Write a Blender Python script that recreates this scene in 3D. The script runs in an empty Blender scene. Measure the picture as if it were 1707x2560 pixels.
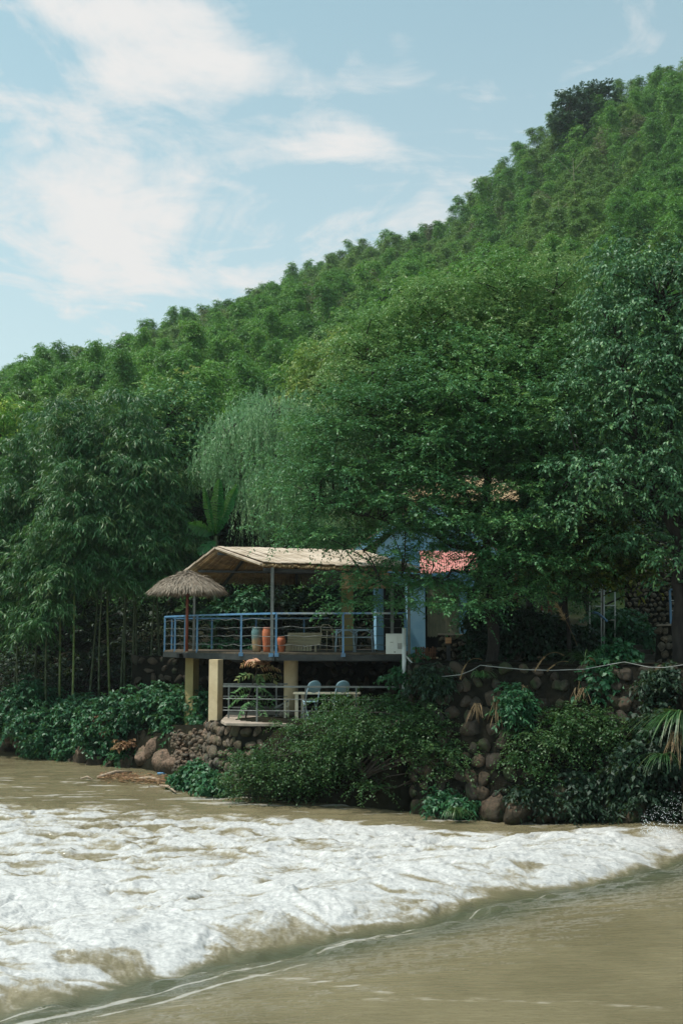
import bpy, math, random
import numpy as np
from mathutils import Vector
SC = bpy.context.scene
COL = SC.collection
random.seed(7)
RNG = np.random.default_rng(11)

# ---------------------------------------------------------------- camera
CAM_Z = 4.2
F_PX, W_PX, H_PX, HOR = 2700.0, 1707.0, 2560.0, 1590.0
PITCH = math.atan((HOR - H_PX / 2) / F_PX)
cam_d = bpy.data.cameras.new('camera')
cam = bpy.data.objects.new('camera', cam_d)
COL.objects.link(cam)
cam.location = (0, 0, CAM_Z)
cam.rotation_euler = (math.pi / 2 + PITCH, 0, 0)
cam_d.sensor_fit = 'VERTICAL'
cam_d.sensor_height = 36.0
cam_d.sensor_width = 24.0
cam_d.lens = 36.0 * F_PX / H_PX
cam_d.clip_start = 0.1
cam_d.clip_end = 5000
SC.camera = cam

# ---------------------------------------------------------------- sky, sun, exposure
SUN_EL, SUN_AZ = math.radians(62), math.atan2(-0.88, -0.12)      # azimuth measured from +Y towards +X
sun_dir = Vector((math.cos(SUN_EL) * math.sin(SUN_AZ), math.cos(SUN_EL) * math.cos(SUN_AZ), math.sin(SUN_EL)))
ld = bpy.data.lights.new('sun', 'SUN')
ld.energy = 3.6
ld.angle = math.radians(1.5)
ld.color = (1.0, 0.95, 0.87)
lo = bpy.data.objects.new('sun', ld)
lo.rotation_euler = sun_dir.to_track_quat('Z', 'Y').to_euler()
lo.location = (-20, -10, 60)
COL.objects.link(lo)
SC.view_settings.view_transform = 'Standard'
SC.view_settings.look = 'None'
SC.view_settings.gamma = 1
SC.view_settings.exposure = 0.25
SC.cycles.max_bounces = 6
SC.cycles.diffuse_bounces = 3
SC.cycles.glossy_bounces = 2
SC.cycles.transmission_bounces = 3
SC.cycles.transparent_max_bounces = 4
SC.cycles.sample_clamp_indirect = 4
SC.cycles.caustics_reflective = False
SC.cycles.caustics_refractive = False
SC.cycles.use_adaptive_sampling = True
SC.cycles.adaptive_threshold = 0.02
try:
    SC.cycles.use_denoising = True
    SC.cycles.denoiser = 'OPENIMAGEDENOISE'
except Exception:
    pass


class NT:
    """small helper for wiring shader nodes"""
    def __init__(s, tree):
        s.t = tree
        s.t.nodes.clear()

    def n(s, typ, **kw):
        nd = s.t.nodes.new(typ)
        for k, v in kw.items():
            if k == 'inp':
                for kk, vv in v.items():
                    if hasattr(vv, 'node'):
                        s.t.links.new(vv, nd.inputs[kk])
                    else:
                        nd.inputs[kk].default_value = vv
            else:
                setattr(nd, k, v)
        return nd

    def math(s, op, a, b=0.0, c=None, clamp=False):
        d = {0: a, 1: b}
        if c is not None:
            d[2] = c
        nd = s.n('ShaderNodeMath', operation=op, inp=d)
        nd.use_clamp = clamp
        return nd.outputs[0]

    def mix(s, f, a, b):
        nd = s.n('ShaderNodeMix', data_type='RGBA')
        for i, v in ((0, f), (6, a), (7, b)):
            if hasattr(v, 'node'):
                s.t.links.new(v, nd.inputs[i])
            else:
                nd.inputs[i].default_value = v if i == 0 else (*v[:3], 1)
        return nd.outputs[2]

    def noise(s, vec, scale, detail=4, rough=.55, dist=0.0, dims='3D'):
        return s.n('ShaderNodeTexNoise', noise_dimensions=dims, inp={'Vector': vec, 'Scale': scale, 'Detail': detail, 'Roughness': rough, 'Distortion': dist})

    def sstep(s, v, a, b, lo=0.0, hi=1.0):
        nd = s.n('ShaderNodeMapRange', interpolation_type='SMOOTHSTEP', inp={0: v, 1: a, 2: b, 3: lo, 4: hi})
        return nd.outputs[0]


world = bpy.data.worlds.new('World')
SC.world = world
world.use_nodes = True
w = NT(world.node_tree)
tc = w.n('ShaderNodeTexCoord')
sep = w.n('ShaderNodeSeparateXYZ', inp={0: tc.outputs['Generated']})
sx, sy, sz = sep.outputs
az = w.math('ARCTAN2', sx, sy)
el = w.math('ARCSINE', sz)
sky = w.n('ShaderNodeTexSky', sky_type='NISHITA', sun_disc=False, sun_elevation=SUN_EL, sun_rotation=SUN_AZ,
          air_density=1.0, dust_density=1.5, ozone_density=2.5, altitude=200)
# clouds: noise on a flat layer overhead, thicker in a few named patches of sky
zz = w.math('ADD', w.math('MAXIMUM', sz, 0.0), 0.10)
cv = w.n('ShaderNodeCombineXYZ', inp={0: w.math('DIVIDE', sx, zz), 1: w.math('MULTIPLY', w.math('DIVIDE', sy, zz), 1.0), 2: 0.0}).outputs[0]
n1 = w.noise(cv, 1.5, 10, .62, .9).outputs[0]
n2 = w.noise(cv, 5.5, 8, .65, .8).outputs[0]
BLOBS = [(215, 240, 380, 150, .52), (420, 120, 230, 90, .25), (640, 150, 190, 75, .24), (790, 325, 210, 70, .42), (430, 520, 260, 120, .50),
         (330, 715, 330, 60, .50), (200, 20, 420, 40, .34), (1180, 265, 110, 34, .38), (1600, 90, 230, 90, .34), (1010, 110, 40, 50, .2),
         (700, 600, 500, 90, .24), (120, 480, 260, 90, .28), (230, 770, 180, 40, .38), (1150, 450, 240, 70, .22), (900, 330, 120, 60, .2), (560, 860, 260, 60, .3), (1050, 560, 200, 60, .2), (1450, 200, 160, 60, .15),
         (640, 20, 160, 60, -.15), (60, 850, 200, 70, -.5), (950, 60, 260, 90, -.2), (1250, 150, 200, 90, -.12), (180, 130, 110, 45, -.28), (90, 400, 120, 30, -.18), (850, 480, 200, 50, -.14)]
cov = None
for (u, v, ru, rv, wt) in BLOBS:
    a0 = math.atan2(u - 853.5, F_PX)
    e0 = math.atan2(H_PX / 2 - v, math.hypot(F_PX, u - 853.5)) + PITCH
    a0 = math.atan2((u - 853.5), F_PX * math.cos(PITCH) - (H_PX / 2 - v) * math.sin(PITCH))
    dx = w.math('MULTIPLY', w.math('SUBTRACT', az, a0), F_PX / ru * 0.96)
    dy = w.math('MULTIPLY', w.math('SUBTRACT', el, e0), F_PX / rv * 0.96)
    r2 = w.math('ADD', w.math('MULTIPLY', dx, dx), w.math('MULTIPLY', dy, dy))
    g = w.math('MULTIPLY', w.math('EXPONENT', w.math('MULTIPLY', r2, -0.9)), wt)
    cov = g if cov is None else w.math('ADD', cov, g)
dens = w.math('ADD', w.math('ADD', w.math('MULTIPLY', n1, 2.1), w.math('MULTIPLY', n2, .95)), w.math('MULTIPLY', cov, .72))
cl = w.sstep(dens, 1.33, 2.20)
haze_low = w.sstep(el, .0, .70, .62, .20)                       # thin veil, stronger near the horizon
cl = w.math('MAXIMUM', cl, haze_low)
skyt = w.n('ShaderNodeMix', data_type='RGBA', blend_type='MULTIPLY')
skyt.inputs[0].default_value = 1
w.t.links.new(sky.outputs[0], skyt.inputs[6])
skyt.inputs[7].default_value = (.84, 1.18, .95, 1)
skycol = w.n('ShaderNodeHueSaturation', inp={'Hue': 0.485, 'Saturation': 0.95, 'Value': 1.66, 'Color': skyt.outputs[2]}).outputs[0]
cloudcol = w.n('ShaderNodeRGB')
cloudcol.outputs[0].default_value = (7.6, 7.55, 7.45, 1)
mx = w.mix(cl, (0, 0, 0), (0, 0, 0))
mxn = mx.node
w.t.links.new(skycol, mxn.inputs[6])
w.t.links.new(cloudcol.outputs[0], mxn.inputs[7])
bg = w.n('ShaderNodeBackground', inp={'Color': mx, 'Strength': 0.094})
wo = w.n('ShaderNodeOutputWorld', inp={'Surface': bg.outputs[0]})

# ---------------------------------------------------------------- layout helpers
CP, SP = math.cos(PITCH), math.sin(PITCH)


def P(u, v, Y):
    """world point at distance Y ahead of the camera that lies on the line of sight to photo point (u, v)"""
    a, b = (u - 853.5) / F_PX, (H_PX / 2 - v) / F_PX
    dy, dz = CP - b * SP, SP + b * CP
    return Vector((a / dy * Y, Y, CAM_Z + dz / dy * Y))


def m_px(px, Y):
    return px * Y / F_PX


# ---------------------------------------------------------------- object helpers
def worldloc(o):
    p = Vector((0, 0, 0))
    while o is not None:
        p += o.location
        o = o.parent
    return p


def tag(o, label=None, cat=None, group=None, kind=None):
    if label: o['label'] = label
    if cat: o['category'] = cat
    if group: o['group'] = group
    if kind: o['kind'] = kind
    return o


def thing(name, label, cat, loc=(0, 0, 0), group=None):
    o = bpy.data.objects.new(name, None)
    o.empty_display_size = .2
    o.location = loc
    COL.objects.link(o)
    return tag(o, label, cat, group)


class MB:
    def __init__(s):
        s.V, s.F, s.n = [], [], 0

    def add(s, V, F):
        V = np.asarray(V, float).reshape(-1, 3)
        s.V.append(V)
        s.F.extend([tuple(i + s.n for i in f) for f in F])
        s.n += len(V)
        return s

    def box(s, c, size, rz=0.0, rx=0.0, ry=0.0, taper=1.0):
        x, y, z = [k / 2 for k in size]
        v = np.array([(-x, -y, -z), (x, -y, -z), (x, y, -z), (-x, y, -z), (-x * taper, -y * taper, z), (x * taper, -y * taper, z), (x * taper, y * taper, z), (-x * taper, y * taper, z)])
        for ang, (i, j) in ((rx, (1, 2)), (ry, (2, 0)), (rz, (0, 1))):
            if ang:
                ca, sa = math.cos(ang), math.sin(ang)
                a, b = v[:, i].copy(), v[:, j].copy()
                v[:, i], v[:, j] = a * ca - b * sa, a * sa + b * ca
        s.add(v + np.array(c), [(3, 2, 1, 0), (4, 5, 6, 7), (0, 1, 5, 4), (1, 2, 6, 5), (2, 3, 7, 6), (3, 0, 4, 7)])
        return s

    def bar(s, a, b, w, h):
        """box beam from a to b, w wide (horizontally) and h deep"""
        a, b = Vector(a), Vector(b)
        d = (b - a).normalized()
        up = Vector((0, 0, 1)) if abs(d.z) < .95 else Vector((0, 1, 0))
        r = d.cross(up).normalized()
        q = r.cross(d).normalized()
        v = []
        for p in (a, b):
            for (i, j) in ((-1, -1), (1, -1), (1, 1), (-1, 1)):
                v.append(p + r * (i * w / 2) + q * (j * h / 2))
        s.add([tuple(k) for k in v], [(3, 2, 1, 0), (4, 5, 6, 7), (0, 1, 5, 4), (1, 2, 6, 5), (2, 3, 7, 6), (3, 0, 4, 7)])
        return s

    def tube(s, pts, rad, k=8, cap=True):
        pts = [Vector(p) for p in pts]
        n = len(pts)
        if not hasattr(rad, '__len__'):
            rad = [rad] * n
        V, F = [], []
        ref = None
        for i, p in enumerate(pts):
            d = (pts[min(i + 1, n - 1)] - pts[max(i - 1, 0)])
            if d.length < 1e-9: d = Vector((0, 0, 1))
            d.normalize()
            if ref is None:
                ref = Vector((1, 0, 0)) if abs(d.x) < .8 else Vector((0, 1, 0))
            r = (ref - d * ref.dot(d)).normalized()
            ref = r
            q = d.cross(r)
            for j in range(k):
                a = 2 * math.pi * j / k
                V.append(tuple(p + (r * math.cos(a) + q * math.sin(a)) * rad[i]))
        for i in range(n - 1):
            for j in range(k):
                F.append((i * k + j, i * k + (j + 1) % k, (i + 1) * k + (j + 1) % k, (i + 1) * k + j))
        if cap:
            F.append(tuple(range(k - 1, -1, -1)))
            F.append(tuple((n - 1) * k + j for j in range(k)))
        s.add(V, F)
        return s

    def lathe(s, prof, c=(0, 0, 0), k=24, close=True):
        V, F = [], []
        for (r, z) in prof:
            for j in range(k):
                a = 2 * math.pi * j / k
                V.append((c[0] + r * math.cos(a), c[1] + r * math.sin(a), c[2] + z))
        n = len(prof)
        for i in range(n - 1):
            for j in range(k):
                F.append((i * k + j, i * k + (j + 1) % k, (i + 1) * k + (j + 1) % k, (i + 1) * k + j))
        if close:
            F.append(tuple(range(k - 1, -1, -1)))
            F.append(tuple((n - 1) * k + j for j in range(k)))
        s.add(V, F)
        return s

    def prism(s, poly, z0, z1):
        n = len(poly)
        V = [(p[0], p[1], z0) for p in poly] + [(p[0], p[1], z1) for p in poly]
        F = [tuple(range(n - 1, -1, -1)), tuple(range(n, 2 * n))] + [(i, (i + 1) % n, n + (i + 1) % n, n + i) for i in range(n)]
        s.add(V, F)
        return s

    def obj(s, name, mat, parent=None, smooth=False, bevel=0.0):
        V = np.concatenate(s.V)
        if parent is not None:
            V = V - np.array(worldloc(parent))
        me = bpy.data.meshes.new(name)
        me.from_pydata(V.tolist(), [], s.F)
        me.update()
        if smooth:
            me.polygons.foreach_set('use_smooth', [True] * len(me.polygons))
        o = bpy.data.objects.new(name, me)
        me.materials.append(mat)
        COL.objects.link(o)
        if parent is not None:
            o.parent = parent
        if bevel > 0:
            md = o.modifiers.new('bevel', 'BEVEL')
            md.width = bevel
            md.segments = 2
            md.limit_method = 'ANGLE'
        return o


def quad_mesh(name, V, NQ, mat, parent=None, tint=None, smooth=False, F=None):
    """fast mesh from arrays: V (n,3); quads are consecutive fours unless F (m,4) is given"""
    V = np.asarray(V, np.float32)
    if parent is not None:
        V = V - np.array(worldloc(parent), np.float32)
    me = bpy.data.meshes.new(name)
    me.vertices.add(len(V))
    me.vertices.foreach_set('co', V.ravel())
    idx = np.arange(NQ * 4, dtype=np.int32) if F is None else np.asarray(F, np.int32).ravel()
    me.loops.add(NQ * 4)
    me.loops.foreach_set('vertex_index', idx)
    me.polygons.add(NQ)
    me.polygons.foreach_set('loop_start', np.arange(0, NQ * 4, 4, dtype=np.int32))
    if smooth:
        me.polygons.foreach_set('use_smooth', np.ones(NQ, bool))
    me.update(calc_edges=True)
    if tint is not None:
        at = me.attributes.new('tint', 'FLOAT', 'FACE')
        at.data.foreach_set('value', np.asarray(tint, np.float32))
    o = bpy.data.objects.new(name, me)
    me.materials.append(mat)
    COL.objects.link(o)
    if parent is not None:
        o.parent = parent
    return o


# ---------------------------------------------------------------- noise in numpy
def hash2(ix, iy, seed):
    h = (ix.astype(np.int64) * 374761393 + iy.astype(np.int64) * 668265263 + seed * 144665) & 0xffffffff
    h = ((h ^ (h >> 13)) * 1274126177) & 0xffffffff
    h = h ^ (h >> 16)
    return (h & 0xffff) / 65535.0


def vnoise(x, y, seed=0):
    ix, iy = np.floor(x), np.floor(y)
    fx, fy = x - ix, y - iy
    fx, fy = fx * fx * fx * (fx * (fx * 6 - 15) + 10), fy * fy * fy * (fy * (fy * 6 - 15) + 10)
    a, b = hash2(ix, iy, seed), hash2(ix + 1, iy, seed)
    c, d = hash2(ix, iy + 1, seed), hash2(ix + 1, iy + 1, seed)
    return (a * (1 - fx) + b * fx) * (1 - fy) + (c * (1 - fx) + d * fx) * fy


def fbm(x, y, seed=0, octs=5, gain=.5, ridged=False):
    t, amp, tot = 0, 1.0, 0
    ca, sa = math.cos(.6), math.sin(.6)
    for i in range(octs):
        n = vnoise(x, y, seed + i * 17)
        if ridged:
            n = 1 - abs(2 * n - 1)
            n = n * n
        t = t + n * amp
        tot += amp
        amp *= gain
        x, y = (x * ca - y * sa) * 2.03 + 5.1, (x * sa + y * ca) * 2.03 + 1.7
    return t / tot


def ss(v, a, b):
    t = np.clip((v - a) / (b - a), 0, 1)
    return t * t * (3 - 2 * t)


# ---------------------------------------------------------------- materials
def new_mat(name):
    m = bpy.data.materials.new(name)
    m.use_nodes = True
    return m, NT(m.node_tree)


def mat_simple(name, c1, c2=None, scale=6.0, rough=.7, bump=.2, bscale=None, metal=0.0, detail=6, stretch=(1, 1, 1), spec=.5, dirt=None, lo=.35, hi=.65):
    m, t = new_mat(name)
    tcn = t.n('ShaderNodeTexCoord')
    mp = t.n('ShaderNodeMapping', inp={'Vector': tcn.outputs['Object'], 'Scale': stretch})
    nz = t.noise(mp.outputs[0], scale, detail, .6)
    f = t.sstep(nz.outputs[0], lo, hi)
    col = t.mix(f, c1, c2 or c1)
    if dirt:
        n2_ = t.noise(tcn.outputs['Object'], scale * .35, 8, .65, .5)
        col = t.mix(t.sstep(n2_.outputs[0], .50, .68), col, dirt)
    b = t.n('ShaderNodeBsdfPrincipled', inp={'Base Color': col, 'Roughness': rough, 'Metallic': metal, 'Specular IOR Level': spec})
    if bump:
        nb = t.noise(mp.outputs[0], bscale or scale * 5, 6, .6)
        bp = t.n('ShaderNodeBump', inp={'Strength': bump, 'Distance': .02, 'Height': nb.outputs[0]})
        t.t.links.new(bp.outputs[0], b.inputs['Normal'])
    t.n('ShaderNodeOutputMaterial', inp={'Surface': b.outputs[0]})
    return m


def mat_leaf(name, stops, rough=.42, trans=.30, spec=.5, obj_var=0.0):
    """leaf material: colour ramp over the per-leaf 'tint' attribute, thin-leaf translucency"""
    m, t = new_mat(name)
    at = t.n('ShaderNodeAttribute', attribute_name='tint')
    f = at.outputs['Fac']
    if obj_var:
        oi = t.n('ShaderNodeObjectInfo')
        f = t.math('ADD', f, t.math('MULTIPLY', t.math('SUBTRACT', oi.outputs['Random'], .5), obj_var))
    cr = t.n('ShaderNodeValToRGB', inp={0: f})
    els = cr.color_ramp.elements
    while len(els) < len(stops): els.new(.5)
    for e, (p_, c_) in zip(els, stops):
        e.position = p_
        e.color = (*c_, 1)
    col = cr.outputs[0]
    b = t.n('ShaderNodeBsdfPrincipled', inp={'Base Color': col, 'Roughness': rough, 'Specular IOR Level': spec})
    tr = t.n('ShaderNodeBsdfTranslucent', inp={'Color': t.mix(.35, col, (.16, .22, .02))})
    mxs = t.n('ShaderNodeMixShader', inp={0: trans, 1: b.outputs[0], 2: tr.outputs[0]})
    t.n('ShaderNodeOutputMaterial', inp={'Surface': mxs.outputs[0]})
    return m


M = {}
M['bark'] = mat_simple('bark', (.030, .022, .016), (.075, .06, .045), 9, .9, .6, stretch=(1, 1, .25))
M['bark_dark'] = mat_simple('bark_dark', (.014, .010, .008), (.035, .028, .022), 9, .9, .6, stretch=(1, 1, .25))
M['culm_bright'] = mat_simple('culm_bright', (.10, .16, .035), (.16, .20, .06), 3, .45, .1)
M['culm'] = mat_simple('culm', (.03, .055, .016), (.06, .08, .028), 3, .45, .1, stretch=(1, 1, .6))
M['culm_pale'] = mat_simple('culm_pale', (.16, .18, .08), (.24, .22, .13), 2, .6, .1)
M['leaf_hill'] = mat_leaf('leaf_hill', [(0, (0.039, 0.150, 0.029)), (.45, (0.086, 0.270, 0.047)), (.75, (0.187, 0.398, 0.058)), (1, (0.424, 0.518, 0.091))], .5, .35, obj_var=.35)
M['leaf_hill_yellow'] = mat_leaf('leaf_hill_yellow', [(0, (0.055, 0.157, 0.036)), (.5, (0.138, 0.286, 0.058)), (1, (0.330, 0.400, 0.101))], .5, .35, obj_var=.3)
M['leaf_hill_dry'] = mat_leaf('leaf_hill_dry', [(0, (0.072, 0.104, 0.056)), (.5, (0.156, 0.182, 0.084)), (1, (0.264, 0.247, 0.154))], .6, .3, obj_var=.3)
M['leaf_fine'] = mat_leaf('leaf_fine', [(0, (0.033, 0.130, 0.050)), (.5, (0.071, 0.227, 0.085)), (.8, (0.167, 0.334, 0.098)), (1, (0.381, 0.411, 0.128))], .52, .30)
M['leaf_fine_light'] = mat_leaf('leaf_fine_light', [(0, (0.070, 0.203, 0.068)), (.5, (0.152, 0.321, 0.112)), (1, (0.351, 0.451, 0.209))], .5, .35)
M['leaf_glossy'] = mat_leaf('leaf_glossy', [(0, (0.028, 0.101, 0.047)), (.6, (0.067, 0.202, 0.081)), (1, (0.202, 0.361, 0.108))], .55, .22, spec=.6)
M['leaf_bamboo'] = mat_leaf('leaf_bamboo', [(0, (0.014, 0.082, 0.022)), (.5, (0.028, 0.138, 0.037)), (.85, (0.071, 0.198, 0.055)), (1, (0.164, 0.240, 0.086))], .50, .28, spec=.6)
M['leaf_willow'] = mat_leaf('leaf_willow', [(0, (0.095, 0.256, 0.106)), (.5, (0.213, 0.428, 0.201)), (1, (0.428, 0.598, 0.330))], .45, .30)
M['leaf_shrub'] = mat_leaf('leaf_shrub', [(0, (0.012, 0.076, 0.035)), (.5, (0.026, 0.128, 0.052)), (1, (0.060, 0.194, 0.077))], .5, .25)
M['leaf_shrub_fine'] = mat_leaf('leaf_shrub_fine', [(0, (0.013, 0.065, 0.019)), (.5, (0.030, 0.106, 0.029)), (1, (0.086, 0.157, 0.051))], .52, .28)
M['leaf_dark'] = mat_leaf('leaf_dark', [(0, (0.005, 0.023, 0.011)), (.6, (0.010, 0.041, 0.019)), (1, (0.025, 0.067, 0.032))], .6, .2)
M['leaf_ridge'] = mat_leaf('leaf_ridge', [(0, (0.018, 0.068, 0.045)), (.6, (0.033, 0.105, 0.060)), (1, (0.075, 0.180, 0.090))], .5, .2)
M['leaf_yellow'] = mat_leaf('leaf_yellow', [(0, (.03, .11, .02)), (.5, (.08, .18, .03)), (1, (.28, .27, .05))], .4, .35)
M['leaf_banana'] = mat_leaf('leaf_banana', [(0, (.02, .14, .035)), (1, (.06, .26, .06))], .4, .35)
M['leaf_dry'] = mat_leaf('leaf_dry', [(0, (.10, .045, .022)), (.5, (.22, .11, .05)), (1, (.36, .24, .13))], .8, .2)
M['leaf_sumac'] = mat_leaf('leaf_sumac', [(0, (.08, .22, .08)), (.55, (.18, .32, .13)), (.8, (.45, .38, .18)), (1, (.58, .30, .18))], .45, .3)
M['blade'] = mat_leaf('blade', [(0, (.025, .10, .03)), (.6, (.06, .16, .05)), (1, (.16, .20, .08))], .4, .3)
M['blade_dry'] = mat_leaf('blade_dry', [(0, (.16, .10, .045)), (1, (.42, .30, .17))], .7, .3)
M['plume'] = mat_leaf('plume', [(0, (.34, .20, .09)), (1, (.58, .42, .24))], .8, .4)
M['soil'] = mat_simple('soil', (.010, .010, .006), (.022, .020, .012), 1.2, .95, .8, 8, spec=.08)
_t = NT.__new__(NT); _t.t = M['soil'].node_tree
_g = _t.n('ShaderNodeNewGeometry')
_y = _t.n('ShaderNodeSeparateXYZ', inp={0: _g.outputs['Position']}).outputs[1]
_b = [n for n in M['soil'].node_tree.nodes if n.type == 'BSDF_PRINCIPLED'][0]
_src = _b.inputs['Base Color'].links[0].from_socket
_gn = _t.noise(_g.outputs['Position'], .5, 8, .7).outputs[0]
_grass = _t.mix(_t.sstep(_gn, .35, .65), (.012, .038, .012), (.035, .085, .022))      # low growth covers the forest floor of the hill
_t.t.links.new(_t.mix(_t.sstep(_y, 49.0, 56.0), _src, _grass), _b.inputs['Base Color'])
M['stone'] = None

# ================================================================= TERRAIN AND WATER
SHORE = [(-40, 62), (-18, 44.5), (-13, 41), (-8.2, 36.6), (-4.8, 33), (-3.6, 30.8), (-2.7, 28.9), (0, 27.4), (3.2, 25.4), (6, 24.9), (7.4, 24.1), (8.5, 22.8), (11, 20), (16, 14), (30, 2)]
SHX, SHY = np.array([p[0] for p in SHORE], float), np.array([p[1] for p in SHORE], float)


def shore_y(x):
    return np.interp(x, SHX, SHY)


RX = np.array([-260, -120, -73, -44.6, -19, 0, 15.6, 24, 32, 47, 70, 150, 300], float)
RY = np.array([300, 255, 230, 218, 205, 190, 178, 165, 160, 150, 140, 130, 120], float)
RZ = np.array([12, 29, 40, 53.5, 60.5, 65, 66, 70, 76.5, 80.5, 86, 90, 90], float)


def hill_z(x, y):
    yr, zr = np.interp(x, RX, RY), np.interp(x, RX, RZ)
    foot = 47 + np.clip(-x, 0, 60) * .12
    s = (y - foot) / (yr - foot)
    z = 3.4 + (zr - 3.4) * np.clip(s, 0, 1) - np.clip(s - 1, 0, 9) * 40
    z = z + (fbm(x * .045, y * .045, 3, 3) - .5) * 7 * ss(s, .05, .35) * (1 - ss(s, .8, 1.0) * .6)
    return np.where(s > 0, z, -99)


def ground_z(x, y):
    x, y = np.asarray(x, float), np.asarray(y, float)
    d = y - shore_y(x)
    bank = 1.15 + 0 * x
    bank = bank + .75 * ss(x, -3.3, -2.9) * (1 - ss(x, 1.3, 2.2))           # under the lower terrace
    bank = bank + 2.35 * ss(x, 1.5, 2.3)                                    # raised bank behind the long wall
    bank = bank + 1.0 * ss(d, 1.6, 4.5) * (1 - ss(x, -6.5, -4.5))
    rise = ss(d, -.1, .9) * (1 - ss(x, 1.2, 2.2)) + ss(d, 1.5, 2.1) * ss(x, 1.2, 2.2)
    z = -1.0 + (bank + 1.0) * rise
    back = ss(y + .35 * np.clip(x + 3, -20, 0), 38.2, 40.2)                      # bank behind the deck
    z = z + (3.5 - bank) * back * rise * (1 - ss(-x, 5.0, 7.0))
    z = z + (fbm(x * .5, y * .5, 9, 4) - .5) * .35 * ss(d, .3, 1.5)
    return np.maximum(z, hill_z(x, y))


def grid_sheet(name, xs, ys, zf, mat, kind='structure', smooth=True):
    X, Y = np.meshgrid(xs, ys)
    Z = zf(X, Y)
    nx, ny = len(xs), len(ys)
    V = np.stack([X, Y, Z], -1).reshape(-1, 3)
    i = np.arange(nx - 1)[None, :] + np.arange(ny - 1)[:, None] * nx
    F = np.stack([i, i + 1, i + 1 + nx, i + nx], -1).reshape(-1, 4)
    o = quad_mesh(name, V, len(F), mat, smooth=smooth, F=F)
    o['kind'] = kind
    return o


xs = np.concatenate([np.linspace(-600, -90, 16)[:-1], np.linspace(-90, -16, 60)[:-1], np.linspace(-16, 14, 180)[:-1], np.linspace(14, 90, 60)[:-1], np.linspace(90, 600, 16)])
ys = np.concatenate([np.linspace(-300, 14, 12)[:-1], np.linspace(14, 50, 220)[:-1], np.linspace(50, 260, 130)[:-1], np.linspace(260, 1200, 12)])
grid_sheet('ground', xs, ys, lambda X, Y: np.maximum(ground_z(X, Y), -2.0), M['soil'])

# ---- river: one sheet, level pool upstream, drop over a weir, white water below it
WX, WY = -3.95, 12.5
WT = np.array([.775, .633])
WN = np.array([-.633, .775])


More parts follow.
